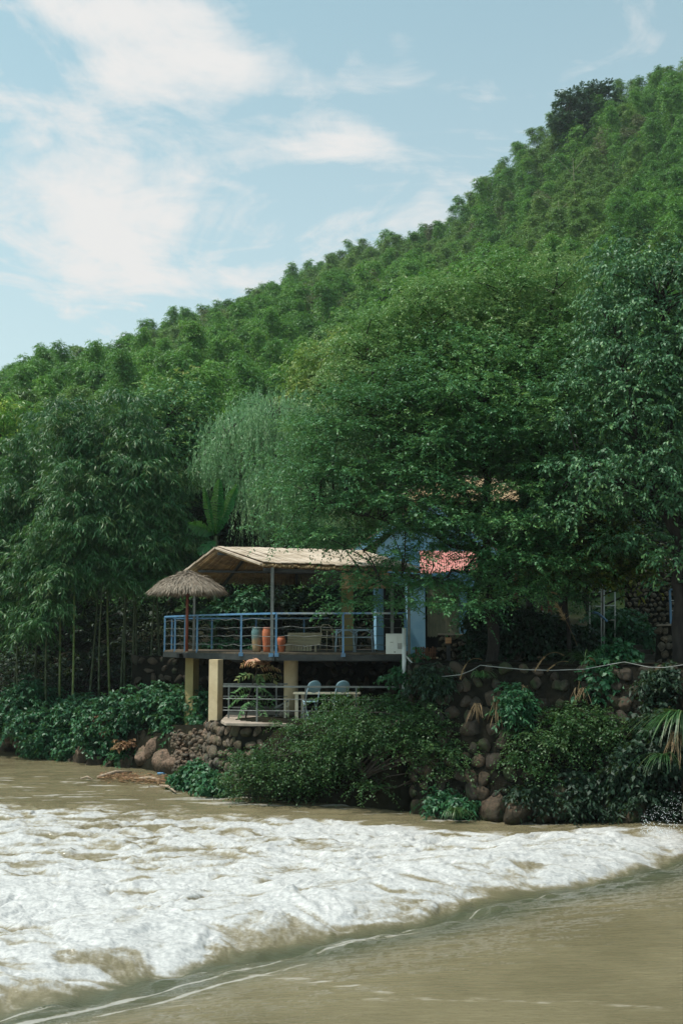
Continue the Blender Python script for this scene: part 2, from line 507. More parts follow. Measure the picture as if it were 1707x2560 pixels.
def river_fields(X, Y):
    t = (X - WX) * WT[0] + (Y - WY) * WT[1]
    s = (X - WX) * WN[0] + (Y - WY) * WN[1]
    s = s + (fbm(t * .45, s * .1, 5, 3) - .5) * .34 + .04 * np.sin(t * 1.3)
    yfar = np.interp(X, [-30, -12, -8.5, -2.5, 1.3, 4.0, 5.6, 7.0, 9], [31, 29.2, 28.6, 27.0, 25.2, 24.5, 24.1, 23.7, 23])
    wob = (fbm(X * .7, Y * .7, 21, 4) - .5)
    far = 1 - ss(Y + wob * 1.6, yfar - 1.8, yfar + .3)
    near = ss(s + wob * .5, .15, .75)
    Fm = near * far
    # warped turbulence
    wx, wy = fbm(X * .9, Y * .9, 31, 3) - .5, fbm(X * .9 + 9, Y * .9, 37, 3) - .5
    Xw, Yw = X + wx * 1.1, Y + wy * 1.1
    r1 = 1 - fbm(Xw * 1.2, Yw * 1.7, 41, 4, .42, ridged=True)
    r2 = fbm(Xw * 2.6, Yw * 3.4, 47, 3, .45)
    r3 = fbm(X * 9 + wx * 4, Y * 12 + wy * 4, 53, 4, .7)
    decay = .55 + .45 * np.exp(-s / 5)
    turb = ((r1 - .6) * .17 * decay + (r2 - .5) * .075 + (r3 - .5) * .022) * (.15 + .85 * ss(s, .4, 3.4)) + (r2 - .5) * .13 + (r3 - .5) * .045
    up = .27 * (1 - ss(s, -3.2, .50))
    mound = .20 * np.exp(-((s - 2.0) / 1.1) ** 2) - .16 * np.exp(-((s - .25) / .45) ** 2)
    glass = (fbm(t * 1.5, s * 2.2, 61, 2) - .5) * .20 * np.exp(-((s + .05) / .5) ** 2)
    rip = (fbm(X * .9 + Y * .25, Y * 3.2 - X * .5, 71, 4) - .5)
    shore = ss(Y, yfar - .8, yfar + .4)
    Z = up + mound + glass + turb * Fm * .75 + rip * (.020 + .085 * shore * (1 - ss(Y, 30, 40)))
    # foam cover
    dens = Fm * (1.15 - .34 * ss(Y, 17, 26) * (1 - ss(X, -3.5, 1.0)) - .30 * (1 - ss(s, .5, 1.7)) * (1 - ss(X, 2.0, 5.0)) )
    streak = fbm(Xw * .9 + 3, Yw * 4.0, 81, 5, .6)
    foam = dens + (streak - .5) * 1.5 * (dens > 0.02) + (r2 - .5) * .7 * Fm - .12 + (r1 - .6) * .3 * Fm
    lace = fbm(Xw * 2.2, Yw * 3.0, 87, 5, .65)
    foam = np.maximum(foam, Fm * (.30 + .45 * lace) * (1 - ss(s, 1.6, 3.2)))
    foam = np.clip(foam, 0, 1) * ss(Fm, .0, .12)
    # loose streaks: two lines before the drop, one arc in the near pool, flecks near the far bank
    def line(pos, wd, seed, thr):
        q = fbm(t * .8, s * 7.0, seed, 5, .6)
        wd = wd * (.5 + 1.1 * fbm(t * 1.7, s * .5, seed + 3, 3))
        return np.exp(-(((s - pos) + .035 * np.sin(t * .9 + seed)) / wd) ** 2) * ss(q, thr - .04, thr + .22)
    hold = 1 - ss(t, 9.5, 12)
    st = 1.0 * line(-.12, .05, 91, .34) * hold
    st = np.maximum(st, 1.0 * line(-.62 + .03 * t, .085, 95, .32) * (1 - ss(t, 5.6, 7)))
    st = np.maximum(st, .9 * line(-1.05 + .02 * t, .06, 99, .44) * (1 - ss(t, 3.0, 5)))
    st = np.maximum(st, .6 * line(-.34, .03, 97, .46) * hold)
    arc = Y - (12.34 - .05 * X - .035 * (X - 1.2) ** 2)
    fl = fbm(X * 2.5, Y * 9, 103, 3)
    st = np.maximum(st, .46 * np.exp(-(arc / .13) ** 2) * ss(fl, .34, .6) * ss(X, -.6, .4))
    arc2 = Y - (14.0 - .75 * (X + 1.4))
    st = np.maximum(st, .60 * np.exp(-(arc2 / .20) ** 2) * ss(fl, .40, .62) * ss(X, -1.9, -1.2) * (1 - ss(X, .3, 1)))
    fk = fbm(X * 1.2 + 7, Y * 8.5, 109, 4)
    st = np.maximum(st, .5 * ss(fk, .70, .80) * (1 - near) * ss(-s, .4, 1.2) * (1 - ss(X, 0.0, 3.5) * .7))
    flecks = ss(fbm(X * .9, Y * 5.5, 107, 4), .58, .70) * shore * (1 - ss(Y, yfar + 3.0, yfar + 7)) * .75
    st = np.maximum(st, flecks)
    Z = Z + (fbm(X * 1.6 + Y * .4, Y * 7.0 - X, 113, 5, .6) - .5) * .022 * (1 - near)
    deep = ss(s, -1.5 - .03 * t, -.55) * (1 - ss(s, .15, .7)) * (.75 + .25 * rip)  # band along the lip where the bank's dark reflection is painted as colour
    return Z, foam, st, deep


tt = np.linspace(-.62, .56, 1150)
yy = [5.5]
while yy[-1] < 64:
    yy.append(yy[-1] + max(.02, yy[-1] * .0022))
yy = np.array(yy)
TT, YY = np.meshgrid(tt, yy)
XX = TT * YY
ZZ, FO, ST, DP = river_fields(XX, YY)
nx, ny = len(tt), len(yy)
ii = np.arange(nx - 1)[None, :] + np.arange(ny - 1)[:, None] * nx
FF = np.stack([ii, ii + 1, ii + 1 + nx, ii + nx], -1).reshape(-1, 4)

mw, t = new_mat('river_water')
geo = t.n('ShaderNodeNewGeometry')
pos = geo.outputs['Position']
at = t.n('ShaderNodeAttribute', attribute_name='foam')
fine = t.noise(pos, 16, 6, .65, .5).outputs[0]
fine2 = t.noise(pos, 5.0, 5, .65, .8).outputs[0]
fo = t.math('ADD', at.outputs['Fac'], t.math('MULTIPLY', t.math('SUBTRACT', fine, .5), .5))
fo = t.math('ADD', fo, t.math('MULTIPLY', t.math('SUBTRACT', fine2, .5), .55))
ff = t.sstep(fo, .22, 1.0)
ff = t.math('MULTIPLY', ff, t.sstep(at.outputs['Fac'], .03, .2))
ast_ = t.n('ShaderNodeAttribute', attribute_name='streak')
smap = t.n('ShaderNodeMapping', inp={'Vector': pos, 'Scale': (3.0, 20.0, 1)})
sn = t.noise(smap.outputs[0], 1.6, 5, .65, .4).outputs[0]
sk = t.sstep(t.math('ADD', ast_.outputs['Fac'], t.math('MULTIPLY', t.math('SUBTRACT', sn, .5), 1.1)), .30, .70)
sk = t.math('MULTIPLY', t.math('MULTIPLY', sk, t.sstep(ast_.outputs['Fac'], .04, .25)), .62)
ff = t.math('MAXIMUM', ff, sk)
big = t.noise(pos, .5, 4, .6).outputs[0]
mud = t.mix(t.sstep(big, .35, .65), (.160, .136, .078), (.200, .170, .100))
adp_ = t.n('ShaderNodeAttribute', attribute_name='deep')          # dark bank reflection tinted into the water at the weir lip, silty brown elsewhere
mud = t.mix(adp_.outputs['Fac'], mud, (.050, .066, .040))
tan = t.mix(fine2, (.28, .23, .15), (.45, .39, .29))
wmap = t.n('ShaderNodeMapping', inp={'Vector': pos, 'Rotation': (0, 0, -.5), 'Scale': (1.0, 1.8, 1)})
wisp = t.noise(wmap.outputs[0], 6.5, 9, .75, 1.4).outputs[0]
mist = t.mix(t.sstep(wisp, .30, .64), (.33, .335, .34), (.61, .60, .59))  # uneven foam density, with the soft shading of the billows also put into the colour
fcol = t.mix(t.sstep(ff, .10, .95), tan, mist)
mapw = t.n('ShaderNodeMapping', inp={'Vector': pos, 'Rotation': (0, 0, .12), 'Scale': (1.4, 8.0, 1)})
rp = t.noise(mapw.outputs[0], 2.6, 5, .6, .6).outputs[0]
bp = t.n('ShaderNodeBump', inp={'Strength': .42, 'Distance': .05, 'Height': rp})
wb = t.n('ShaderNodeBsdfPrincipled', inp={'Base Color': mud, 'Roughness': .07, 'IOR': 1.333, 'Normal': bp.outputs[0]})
fb = t.n('ShaderNodeBump', inp={'Strength': .22, 'Distance': .03, 'Height': t.noise(pos, 22, 6, .7, .6).outputs[0]})
fbs = t.n('ShaderNodeBsdfPrincipled', inp={'Base Color': fcol, 'Roughness': .55, 'Specular IOR Level': .3, 'Normal': fb.outputs[0]})
ms = t.n('ShaderNodeMixShader', inp={0: t.math('MULTIPLY', ff, .97), 1: wb.outputs[0], 2: fbs.outputs[0]})
t.n('ShaderNodeOutputMaterial', inp={'Surface': ms.outputs[0]})
river = quad_mesh('river_water', np.stack([XX, YY, ZZ], -1).reshape(-1, 3), len(FF), mw, smooth=True, F=FF)
af = river.data.attributes.new('foam', 'FLOAT', 'POINT')
af.data.foreach_set('value', FO.astype(np.float32).ravel())
ast = river.data.attributes.new('streak', 'FLOAT', 'POINT')
ast.data.foreach_set('value', ST.astype(np.float32).ravel())
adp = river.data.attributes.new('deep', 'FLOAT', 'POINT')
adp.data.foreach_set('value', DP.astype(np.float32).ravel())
river['kind'] = 'structure'
# rest of the river, behind and to the sides of the near sheet
mbr = MB()
mbr.add([(-400, -200, .05), (400, -200, .05), (400, 5.5, .05), (-400, 5.5, .05)], [(0, 1, 2, 3)])
tag(mbr.obj('river', mw), kind='structure')

# ================================================================= FOLIAGE
def unit(a):
    return a / np.maximum(np.linalg.norm(a, axis=-1, keepdims=True), 1e-9)


def leaf_verts(Pp, D, N, L, Wd, fold=.18, curl=.15):
    D = unit(D)
    S = unit(np.cross(D, N))
    N = np.cross(S, D)
    L = np.broadcast_to(np.asarray(L), (len(Pp),))[:, None]
    Wd = np.broadcast_to(np.asarray(Wd), (len(Pp),))[:, None]
    mid = Pp + D * L * .45
    a = Pp
    b = mid + S * Wd * .5 + N * Wd * fold
    c = Pp + D * L - N * L * curl
    d = mid - S * Wd * .5 + N * Wd * fold
    return np.stack([a, b, c, d], 1).reshape(-1, 3)


def sprays(rng, C, R, T, K, L, Wd, twig, droop=.35, flat=.5, up=.15, hang=.2, side=.8, nz=.5, tint_c=.55, tint_l=.3, tip_bright=.25, fill=.75):
    """leaves along drooping twigs thrown out of each clump centre C (M,3) with radii R (M,3)"""
    C, R = np.asarray(C, float), np.asarray(R, float)
    Mn = len(C)
    d0 = rng.normal(size=(Mn, T, 3))
    d0[..., 2] = d0[..., 2] * flat + up
    d0 = unit(d0)
    st = C[:, None] + d0 * R[:, None] * (rng.random((Mn, T, 1)) ** .6) * fill
    d1 = unit(d0 + rng.normal(size=d0.shape) * .35)
    tl = twig * rng.uniform(.6, 1.25, (Mn, T, 1, 1))
    s = (np.arange(K)[None, None, :, None] + rng.random((Mn, T, K, 1))) / K
    dz = np.zeros((Mn, T, K, 3))
    dz[..., 2] = -droop * (s[..., 0] ** 2) * tl[..., 0]
    Pp = st[:, :, None] + d1[:, :, None] * s * tl + dz + rng.normal(size=(Mn, T, K, 3)) * .03 * twig
    tang = unit(d1[:, :, None] + np.concatenate([0 * s, 0 * s, -2 * droop * s], -1))
    sd = unit(np.cross(tang, np.array([0, 0, 1.0])) + 1e-6)
    sg = np.where(np.arange(K) % 2, 1.0, -1.0)[None, None, :, None]
    D = tang * .6 + sd * sg * side + rng.normal(size=Pp.shape) * .3
    D[..., 2] -= hang
    Nn = rng.normal(size=Pp.shape) * nz
    Nn[..., 2] += 1
    n = Mn * T * K
    Ls = L * rng.uniform(.65, 1.25, n)
    Ws = Wd * rng.uniform(.75, 1.2, n)
    V = leaf_verts(Pp.reshape(-1, 3), D.reshape(-1, 3), Nn.reshape(-1, 3), Ls, Ws)
    tc_ = rng.random((Mn, 1, 1)) * tint_c + rng.random((Mn, T, 1)) * .18 + rng.random((Mn, T, K)) * tint_l + s[..., 0] * tip_bright - .1
    return V, np.clip(tc_.reshape(-1), 0, 1)


def fill_clumps(rng, ells, spacing, rmin, rmax, flat=.6, skip=(), maxn=400):
    """clump centres inside the union of ellipsoids given as (u, v, Y, ru px, rv px, depth m)"""
    E = []
    for (u, v, Y, ru, rv, ry) in ells:
        c = P(u, v, Y)
        E.append((np.array(c), np.array([m_px(ru, Y), ry, m_px(rv, Y)])))
    vol = np.array([e[1].prod() for e in E])
    out = []
    pr = vol / vol.sum()
    for _ in range(maxn * 30):
        c, r = E[rng.choice(len(E), p=pr)]
        d = rng.normal(size=3)
        d = d / np.linalg.norm(d) * rng.random() ** (1 / 2.4)
        p = c + d * r * rng.choice([.85, .92, 1.0, 1.12])
        bad = False
        for (u0, v0, u1, v1) in skip:
            Y = p[1]
            uu = 853.5 + p[0] / Y * F_PX
            vv = HOR - (p[2] - CAM_Z) / Y * F_PX
            if u0 < uu < u1 and v0 < vv < v1:
                bad = True
                break
        if bad: continue
        if out:
            dd = (np.array(out) - p) * np.array([1, 1, 1.35])
            if (dd ** 2).sum(1).min() < spacing ** 2: continue
        out.append(p)
        if len(out) >= maxn: break
    out = np.array(out)
    R = rng.uniform(rmin, rmax, (len(out), 1)) * np.array([1.0, 1.0, flat])
    return out, R


def limbs(mb, rng, trunks, clumps, r_tip=.012, r0=.05, sag=.12):
    """thin boughs from the nearest point of the trunk polylines to every clump"""
    pts = []
    for tr in trunks:
        for a, b in zip(tr[:-1], tr[1:]):
            a, b = np.array(a), np.array(b)
            for s in np.linspace(0, 1, 7):
                pts.append(a + (b - a) * s)
    pts = np.array(pts)
    for c in clumps:
        # prefer joints that lie below the clump
        dd = ((pts - c) ** 2).sum(1) + np.where(pts[:, 2] > c[2] - .2, 3.0, 0) + rng.random(len(pts)) * .4
        a = pts[dd.argmin()]
        L = np.linalg.norm(c - a)
        j = rng.normal(size=3) * .07 * L
        m1 = a + (c - a) * .35 + j + np.array([0, 0, sag * L * .6])
        m2 = a + (c - a) * .7 + j * .5 + np.array([0, 0, sag * L * .5])
        mb.tube([a, m1, m2, c], [r0 * min(1.2, L / 2 + .2), r0 * .6, r0 * .35, r_tip], 5, cap=False)
    return mb


def wiggle(rng, pts, amt, n=5):
    pts = [np.array(p, float) for p in pts]
    out = []
    for a, b in zip(pts[:-1], pts[1:]):
        for i in range(n):
            s = i / n
            out.append(a + (b - a) * s + (rng.normal(size=3) * amt if i else 0))
    out.append(pts[-1])
    return out


def tree(name, label, cat, base, trunks, ells, leaf, spacing, rr, spray, flat=.6, skip=(), maxn=400, r0=.05, group=None, bark='bark', trunk_r=.16, crown_name='crown', seed=1, limb=True, extra=None):
    rng = np.random.default_rng(seed)
    o = thing(name, label, cat, base, group)
    C, R = fill_clumps(rng, ells, spacing, rr[0], rr[1], flat, skip, maxn)
    print(label[:40], len(C))
    mb = MB()
    polys = []
    for (pts, ra, rb) in trunks:
        w_ = wiggle(rng, pts, .05)
        mb.tube(w_, list(np.linspace(ra, rb, len(w_))), 8)
        polys.append(w_)
    if limb:
        limbs(mb, rng, polys, C, r0=r0)
    mb.obj('trunk', M[bark], o, smooth=True)
    V, T = sprays(rng, C, R, **spray)
    quad_mesh(crown_name, V, len(V) // 4, M[leaf], o, tint=T)
    return o


# ---- bamboo of the hillside: a few kinds, copied
def bamboo_proto(seed, height=10.5, tufts=34, yellow=False):
    rng = np.random.default_rng(seed)
    lean = rng.normal(size=2) * .10
    top = rng.normal(size=2)
    top /= np.linalg.norm(top)
    zz_ = np.linspace(0, 1, 14)
    line = np.stack([lean[0] * zz_ * height * .3 + top[0] * 1.5 * zz_ ** 4, lean[1] * zz_ * height * .3 + top[1] * 1.5 * zz_ ** 4, height * (zz_ - .06 * zz_ ** 6)], 1)
    culm = MB().tube(line, list(np.linspace(.065, .012, 14)), 5)
    s = rng.uniform(.30, 1.0, tufts)
    s = np.sort(s)
    cx = np.stack([np.interp(s, zz_, line[:, k]) for k in range(3)], 1)
    width = 1.45 * np.clip((1.06 - s) / .42, .15, 1) ** .7 * np.clip((s - .2) / .25, .4, 1)
    ang = np.arange(tufts) * 2.4 + rng.random(tufts)
    C = cx + np.stack([np.cos(ang) * width * .55, np.sin(ang) * width * .55, width * .10], 1)
    R = np.stack([width * .55, width * .55, width * .26 + .1], 1)
    V, T = sprays(rng, C, R, T=11, K=9, L=.34, Wd=.075, twig=.78, droop=.5, flat=.35, up=.25, hang=.25, side=.7, nz=.6, tint_c=.25, tint_l=.25, tip_bright=.25)
    return culm, V, T


HB = []
KINDS = [('leaf_hill', 'green'), ('leaf_hill', 'green'), ('leaf_hill', 'green'), ('leaf_hill', 'green'), ('leaf_hill_yellow', 'yellow'), ('leaf_hill_dry', 'dry')]
rng = np.random.default_rng(77)
cand = []
for _ in range(80000):
    y = 58 + 210 * rng.random()
    x = y * rng.uniform(-.47, .47)
    if len(cand) and False: pass
    cand.append((x, y))
cand = np.array(cand)
yr = np.interp(cand[:, 0], RX, RY)
cand = cand[cand[:, 1] < yr + 10]
cell = {}
keep = []
for (x, y) in cand:
    sp = 1.85 + .35 * (y > 120)
    k = (int(x // sp), int(y // sp))
    ok = True
    for a in (-1, 0, 1):
        for b in (-1, 0, 1):
            for q in cell.get((k[0] + a, k[1] + b), ()):
                if (q[0] - x) ** 2 + (q[1] - y) ** 2 < sp * sp: ok = False
    if ok:
        cell.setdefault(k, []).append((x, y))
        keep.append((x, y))
keep = np.array(keep)
kz = ground_z(keep[:, 0], keep[:, 1])
# clearings with a few pale, dry or yellowish plants
patch = fbm(keep[:, 0] * .045, keep[:, 1] * .045, 301, 3)
patch2 = fbm(keep[:, 0] * .06, keep[:, 1] * .06, 305, 3)
kindsel = np.where(patch > .545, 4, np.where((patch2 > .66) & (rng.random(len(keep)) < .55), 5, rng.integers(0, 4, len(keep))))
kindsel = np.where(rng.random(len(keep)) < .06, 4, kindsel)
uu = 853.5 + keep[:, 0] / keep[:, 1] * F_PX
inview = (uu > -60) & (uu < 1767)
vtop = HOR - (kz + 9 - CAM_Z) / keep[:, 1] * F_PX
# those not hidden behind the near trees
vis_line = np.interp(uu, [0, 150, 300, 450, 560, 700, 850, 1000, 1200, 1400, 1500, 1707], [1010, 950, 960, 1010, 960, 960, 850, 760, 700, 640, 600, 600])
inview &= vtop < vis_line
order = np.argsort(keep[:, 1] + (~inview) * 1000)
n_single = 300
single = order[:n_single]
rest = order[n_single:]
proto_objs = []
for i, (mat, nm) in enumerate(KINDS):
    culm, V, T = bamboo_proto(500 + i, height=[10.5, 11.5, 9.5, 10.8, 9.8, 9.0][i], tufts=[36, 40, 34, 38, 34, 22][i])
    lab = {'green': 'feathery green bamboo growing in the forest on the hillside', 'yellow': 'yellowish green bamboo growing in a paler patch of the hillside forest',
           'dry': 'thin brownish bamboo growing in a sparse patch of the hillside forest'}[nm]
    grp = {'green': 'green bamboos on the hillside', 'yellow': 'yellowish bamboos on the hillside', 'dry': 'brownish bamboos on the hillside'}[nm]
    o = thing('bamboo', lab, 'bamboo', (0, 0, 0), grp)
    a = culm.obj('culm', M['culm_pale'], o, smooth=True)
    b = quad_mesh('crown', V, len(V) // 4, M[mat], o, tint=T)
    proto_objs.append([o, a, b, False])


def place_bamboo(kind, x, y, z, sc, rz, tilt):
    o, a, b, used = proto_objs[kind]
    if used:
        r = o.copy()
        COL.objects.link(r)
        for ch in (a, b):
            c = ch.copy()
            COL.objects.link(c)
            c.parent = r
        o = r
    proto_objs[kind][3] = True
    o.location = (x, y, z)
    o.rotation_euler = (tilt[0], tilt[1], rz)
    o.scale = (sc, sc, sc)


for i in single:
    place_bamboo(int(kindsel[i]), keep[i, 0], keep[i, 1], kz[i] - .2, rng.uniform(.74, .97), rng.uniform(0, 6.28), rng.normal(size=2) * .05)


def instances_on(name, pts, rots, scs, sources, label_kind='stuff'):
    """one object: points that carry copies of the source objects (geometry nodes)"""
    me = bpy.data.meshes.new(name)
    me.vertices.add(len(pts))
    me.vertices.foreach_set('co', np.asarray(pts, np.float32).ravel())
    me.update()
    for nm, arr, ty in (('rot', rots, 'FLOAT_VECTOR'), ('sc', scs, 'FLOAT')):
        a_ = me.attributes.new(nm, ty, 'POINT')
        a_.data.foreach_set('vector' if ty == 'FLOAT_VECTOR' else 'value', np.asarray(arr, np.float32).ravel())
    o = bpy.data.objects.new(name, me)
    COL.objects.link(o)
    ng = bpy.data.node_groups.new(name, 'GeometryNodeTree')
    ng.interface.new_socket('Geometry', in_out='INPUT', socket_type='NodeSocketGeometry')
    ng.interface.new_socket('Geometry', in_out='OUTPUT', socket_type='NodeSocketGeometry')
    gi, go = ng.nodes.new('NodeGroupInput'), ng.nodes.new('NodeGroupOutput')
    jn = ng.nodes.new('GeometryNodeJoinGeometry')
    for src in sources:
        oi = ng.nodes.new('GeometryNodeObjectInfo')
        oi.inputs['Object'].default_value = src
        oi.inputs['As Instance'].default_value = True
        ip = ng.nodes.new('GeometryNodeInstanceOnPoints')
        na = ng.nodes.new('GeometryNodeInputNamedAttribute'); na.data_type = 'FLOAT_VECTOR'; na.inputs[0].default_value = 'rot'
        nb = ng.nodes.new('GeometryNodeInputNamedAttribute'); nb.data_type = 'FLOAT'; nb.inputs[0].default_value = 'sc'
        ng.links.new(gi.outputs[0], ip.inputs['Points'])
        ng.links.new(oi.outputs['Geometry'], ip.inputs['Instance'])
        ng.links.new(na.outputs[0], ip.inputs['Rotation'])
        ng.links.new(nb.outputs[0], ip.inputs['Scale'])
        ng.links.new(ip.outputs[0], jn.inputs[0])
    ng.links.new(jn.outputs[0], go.inputs[0])
    md = o.modifiers.new('copies', 'NODES')
    md.node_group = ng
    return o


names = {0: 0, 1: 0, 2: 0, 3: 0, 4: 1, 5: 2}
for kd in range(6):
    sel = [i for i in rest if kindsel[i] == kd]
    if not sel: continue
    pts = [(keep[i, 0], keep[i, 1], kz[i] - .2) for i in sel]
    rots = [(rng.normal() * .05, rng.normal() * .05, rng.uniform(0, 6.28)) for _ in sel]
    scs = rng.uniform(.74, .97, len(sel))
    o = instances_on('bamboo_forest', pts, rots, scs, [proto_objs[kd][1], proto_objs[kd][2]])
    tag(o, ['far green bamboo forest covering the hillside up to the ridge', 'paler yellowish bamboo forest in patches of the far hillside', 'sparse brownish bamboo forest in patches of the far hillside'][names[kd]], 'forest', kind='stuff')
print('bamboos', len(single), len(rest))
# ---- single broadleaf trees on the hill
def ridge_tree(name, label, u, v, Y, ru, rv, seed, leaf='leaf_ridge', L=.45, n=60):
    c = P(u, v, Y)
    zb = float(ground_z(c.x, c.y)) - .3
    base = Vector((c.x, c.y, zb))
    sc = Y / F_PX
    tree(name, label, 'tree', base, [([base, (c.x, c.y, c.z)], .35, .12)],
         [(u, v, Y, ru, rv, ru * sc)], leaf, ru * sc * .23, (ru * sc * .22, ru * sc * .32),
         dict(T=16, K=8, L=L, Wd=L * .5, twig=ru * sc * .16, droop=.2, up=.5, hang=.1), maxn=n, seed=seed, flat=.8, r0=.12)


rb = P(1448, 300, 146)
rb.z = float(ground_z(rb.x, rb.y)) - .3
tree('broadleaf_tree', 'dark round crowned tree standing out on the ridge against the sky', 'tree', rb, [([rb, P(1450, 330, 146)], .35, .15), ([P(1450, 350, 146), P(1410, 300, 146)], .15, .06), ([P(1450, 350, 146), P(1490, 250, 146)], .15, .06)],
     [(1405, 305, 146, 30, 26, 2.2), (1432, 248, 146, 36, 24, 2.4), (1490, 238, 146, 40, 26, 2.6), (1470, 290, 146, 50, 34, 3), (1425, 345, 146, 36, 26, 2.4), (1395, 270, 146, 14, 14, 1), (1520, 285, 146, 26, 30, 2), (1465, 350, 146, 40, 26, 2)],
     'leaf_ridge', .95, (.7, 1.15), dict(T=16, K=8, L=.42, Wd=.22, twig=.7, droop=.2, up=.5, hang=.1), maxn=120, seed=5, flat=.75, r0=.12)
ridge_tree('broadleaf_tree', 'small dark blue green tree among the bamboo on the middle of the hill', 985, 742, 95, 34, 30, 6, L=.3, n=35)
# dead pale trunks
for (u, v0, v1, Y, lab) in ((1431, 395, 470, 125, 'bare pale forked trunk below the ridge tree'), (1395, 500, 560, 120, 'slanting dead pale trunk on the hill')):
    a, b = P(u + 4, v1, Y), P(u, v0, Y)
    o = thing('dead_tree', lab, 'dead tree', a)
    m_ = MB().tube([a - Vector((0, 0, 4)), a, b], [.07, .06, .03], 6)
    m_.tube([a + (b - a) * .4, b + Vector((-2.4, 0, .6))], [.04, .02], 5).tube([a + (b - a) * .55, b + Vector((1.6, .5, .3))], [.04, .02], 5)
    m_.obj('trunk', M['culm_pale'], o)

# ---- mid-distance trees that close the view behind the house and deck
SPR_MID = dict(T=14, K=9, L=.20, Wd=.09, twig=.55, droop=.35, flat=.5, up=.25, hang=.15)
mids = [
    # label, leaf, (trunk u, v0), ellipsoids, seed
    ('bushy yellow green bamboo thicket rising behind the big riverside tree', 'leaf_hill_yellow', (850, 1300), [(850, 930, 55, 110, 80, 2.5), (780, 1010, 54, 80, 60, 2), (930, 880, 56, 80, 70, 2)], 21),
    ('pale green tree filling the slope behind the top of the riverside tree', 'leaf_hill', (1150, 1200), [(1130, 750, 54, 150, 60, 3), (1000, 830, 53, 110, 70, 3), (1250, 700, 55, 120, 60, 3)], 22),
    ('dense mid green tree behind the upper right of the house', 'leaf_fine', (1400, 1300), [(1400, 800, 46, 160, 150, 3), (1330, 960, 45, 150, 150, 3), (1500, 960, 45, 140, 160, 3)], 23),
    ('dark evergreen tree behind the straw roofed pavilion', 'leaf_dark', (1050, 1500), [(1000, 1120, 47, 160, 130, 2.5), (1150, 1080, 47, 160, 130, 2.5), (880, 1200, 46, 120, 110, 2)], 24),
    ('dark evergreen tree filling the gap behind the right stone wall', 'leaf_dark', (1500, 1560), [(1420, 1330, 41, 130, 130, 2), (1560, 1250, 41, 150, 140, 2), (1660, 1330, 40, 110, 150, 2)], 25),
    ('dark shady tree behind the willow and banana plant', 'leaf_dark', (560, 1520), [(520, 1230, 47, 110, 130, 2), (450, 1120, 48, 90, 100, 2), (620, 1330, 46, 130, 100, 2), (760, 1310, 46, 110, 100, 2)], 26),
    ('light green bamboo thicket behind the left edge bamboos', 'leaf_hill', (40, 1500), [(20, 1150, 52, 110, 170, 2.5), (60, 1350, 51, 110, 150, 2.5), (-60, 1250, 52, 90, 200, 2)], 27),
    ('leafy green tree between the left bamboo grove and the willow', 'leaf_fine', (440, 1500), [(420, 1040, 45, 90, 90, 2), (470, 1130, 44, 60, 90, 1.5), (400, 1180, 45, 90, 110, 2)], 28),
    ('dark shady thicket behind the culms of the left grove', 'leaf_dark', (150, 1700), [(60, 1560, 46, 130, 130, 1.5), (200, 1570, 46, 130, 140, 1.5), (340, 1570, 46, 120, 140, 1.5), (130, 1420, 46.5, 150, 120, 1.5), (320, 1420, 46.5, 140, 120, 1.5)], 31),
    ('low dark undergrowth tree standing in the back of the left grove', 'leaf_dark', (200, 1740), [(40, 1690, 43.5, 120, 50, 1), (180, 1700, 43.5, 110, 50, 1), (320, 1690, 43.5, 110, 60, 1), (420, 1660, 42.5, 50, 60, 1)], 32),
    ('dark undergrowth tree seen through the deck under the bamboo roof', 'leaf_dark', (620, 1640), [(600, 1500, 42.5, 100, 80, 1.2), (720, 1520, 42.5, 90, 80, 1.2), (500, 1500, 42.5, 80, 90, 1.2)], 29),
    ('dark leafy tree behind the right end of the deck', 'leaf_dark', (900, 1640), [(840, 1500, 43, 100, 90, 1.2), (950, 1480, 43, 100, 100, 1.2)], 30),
]
for (lab, leaf, tb, ells, sd) in mids:
    Y = ells[0][2]
    b = P(tb[0], tb[1], Y)
    b.z = float(ground_z(b.x, b.y)) - .2
    top = P(ells[0][0], ells[0][1], Y)
    sp = dict(SPR_MID)
    if leaf == 'leaf_hill_yellow' or leaf == 'leaf_hill': sp.update(L=.30, Wd=.07, hang=.35, droop=.5)
    tree('bamboo_thicket' if 'bamboo' in lab[:28] else 'broadleaf_tree', lab, 'bamboo thicket' if 'bamboo' in lab[:28] else 'tree', b, [([b, (b + top) / 2, top], .2, .05)], ells, leaf, .78, (.65, 1.0), sp, seed=sd, maxn=170, bark='bark_dark')

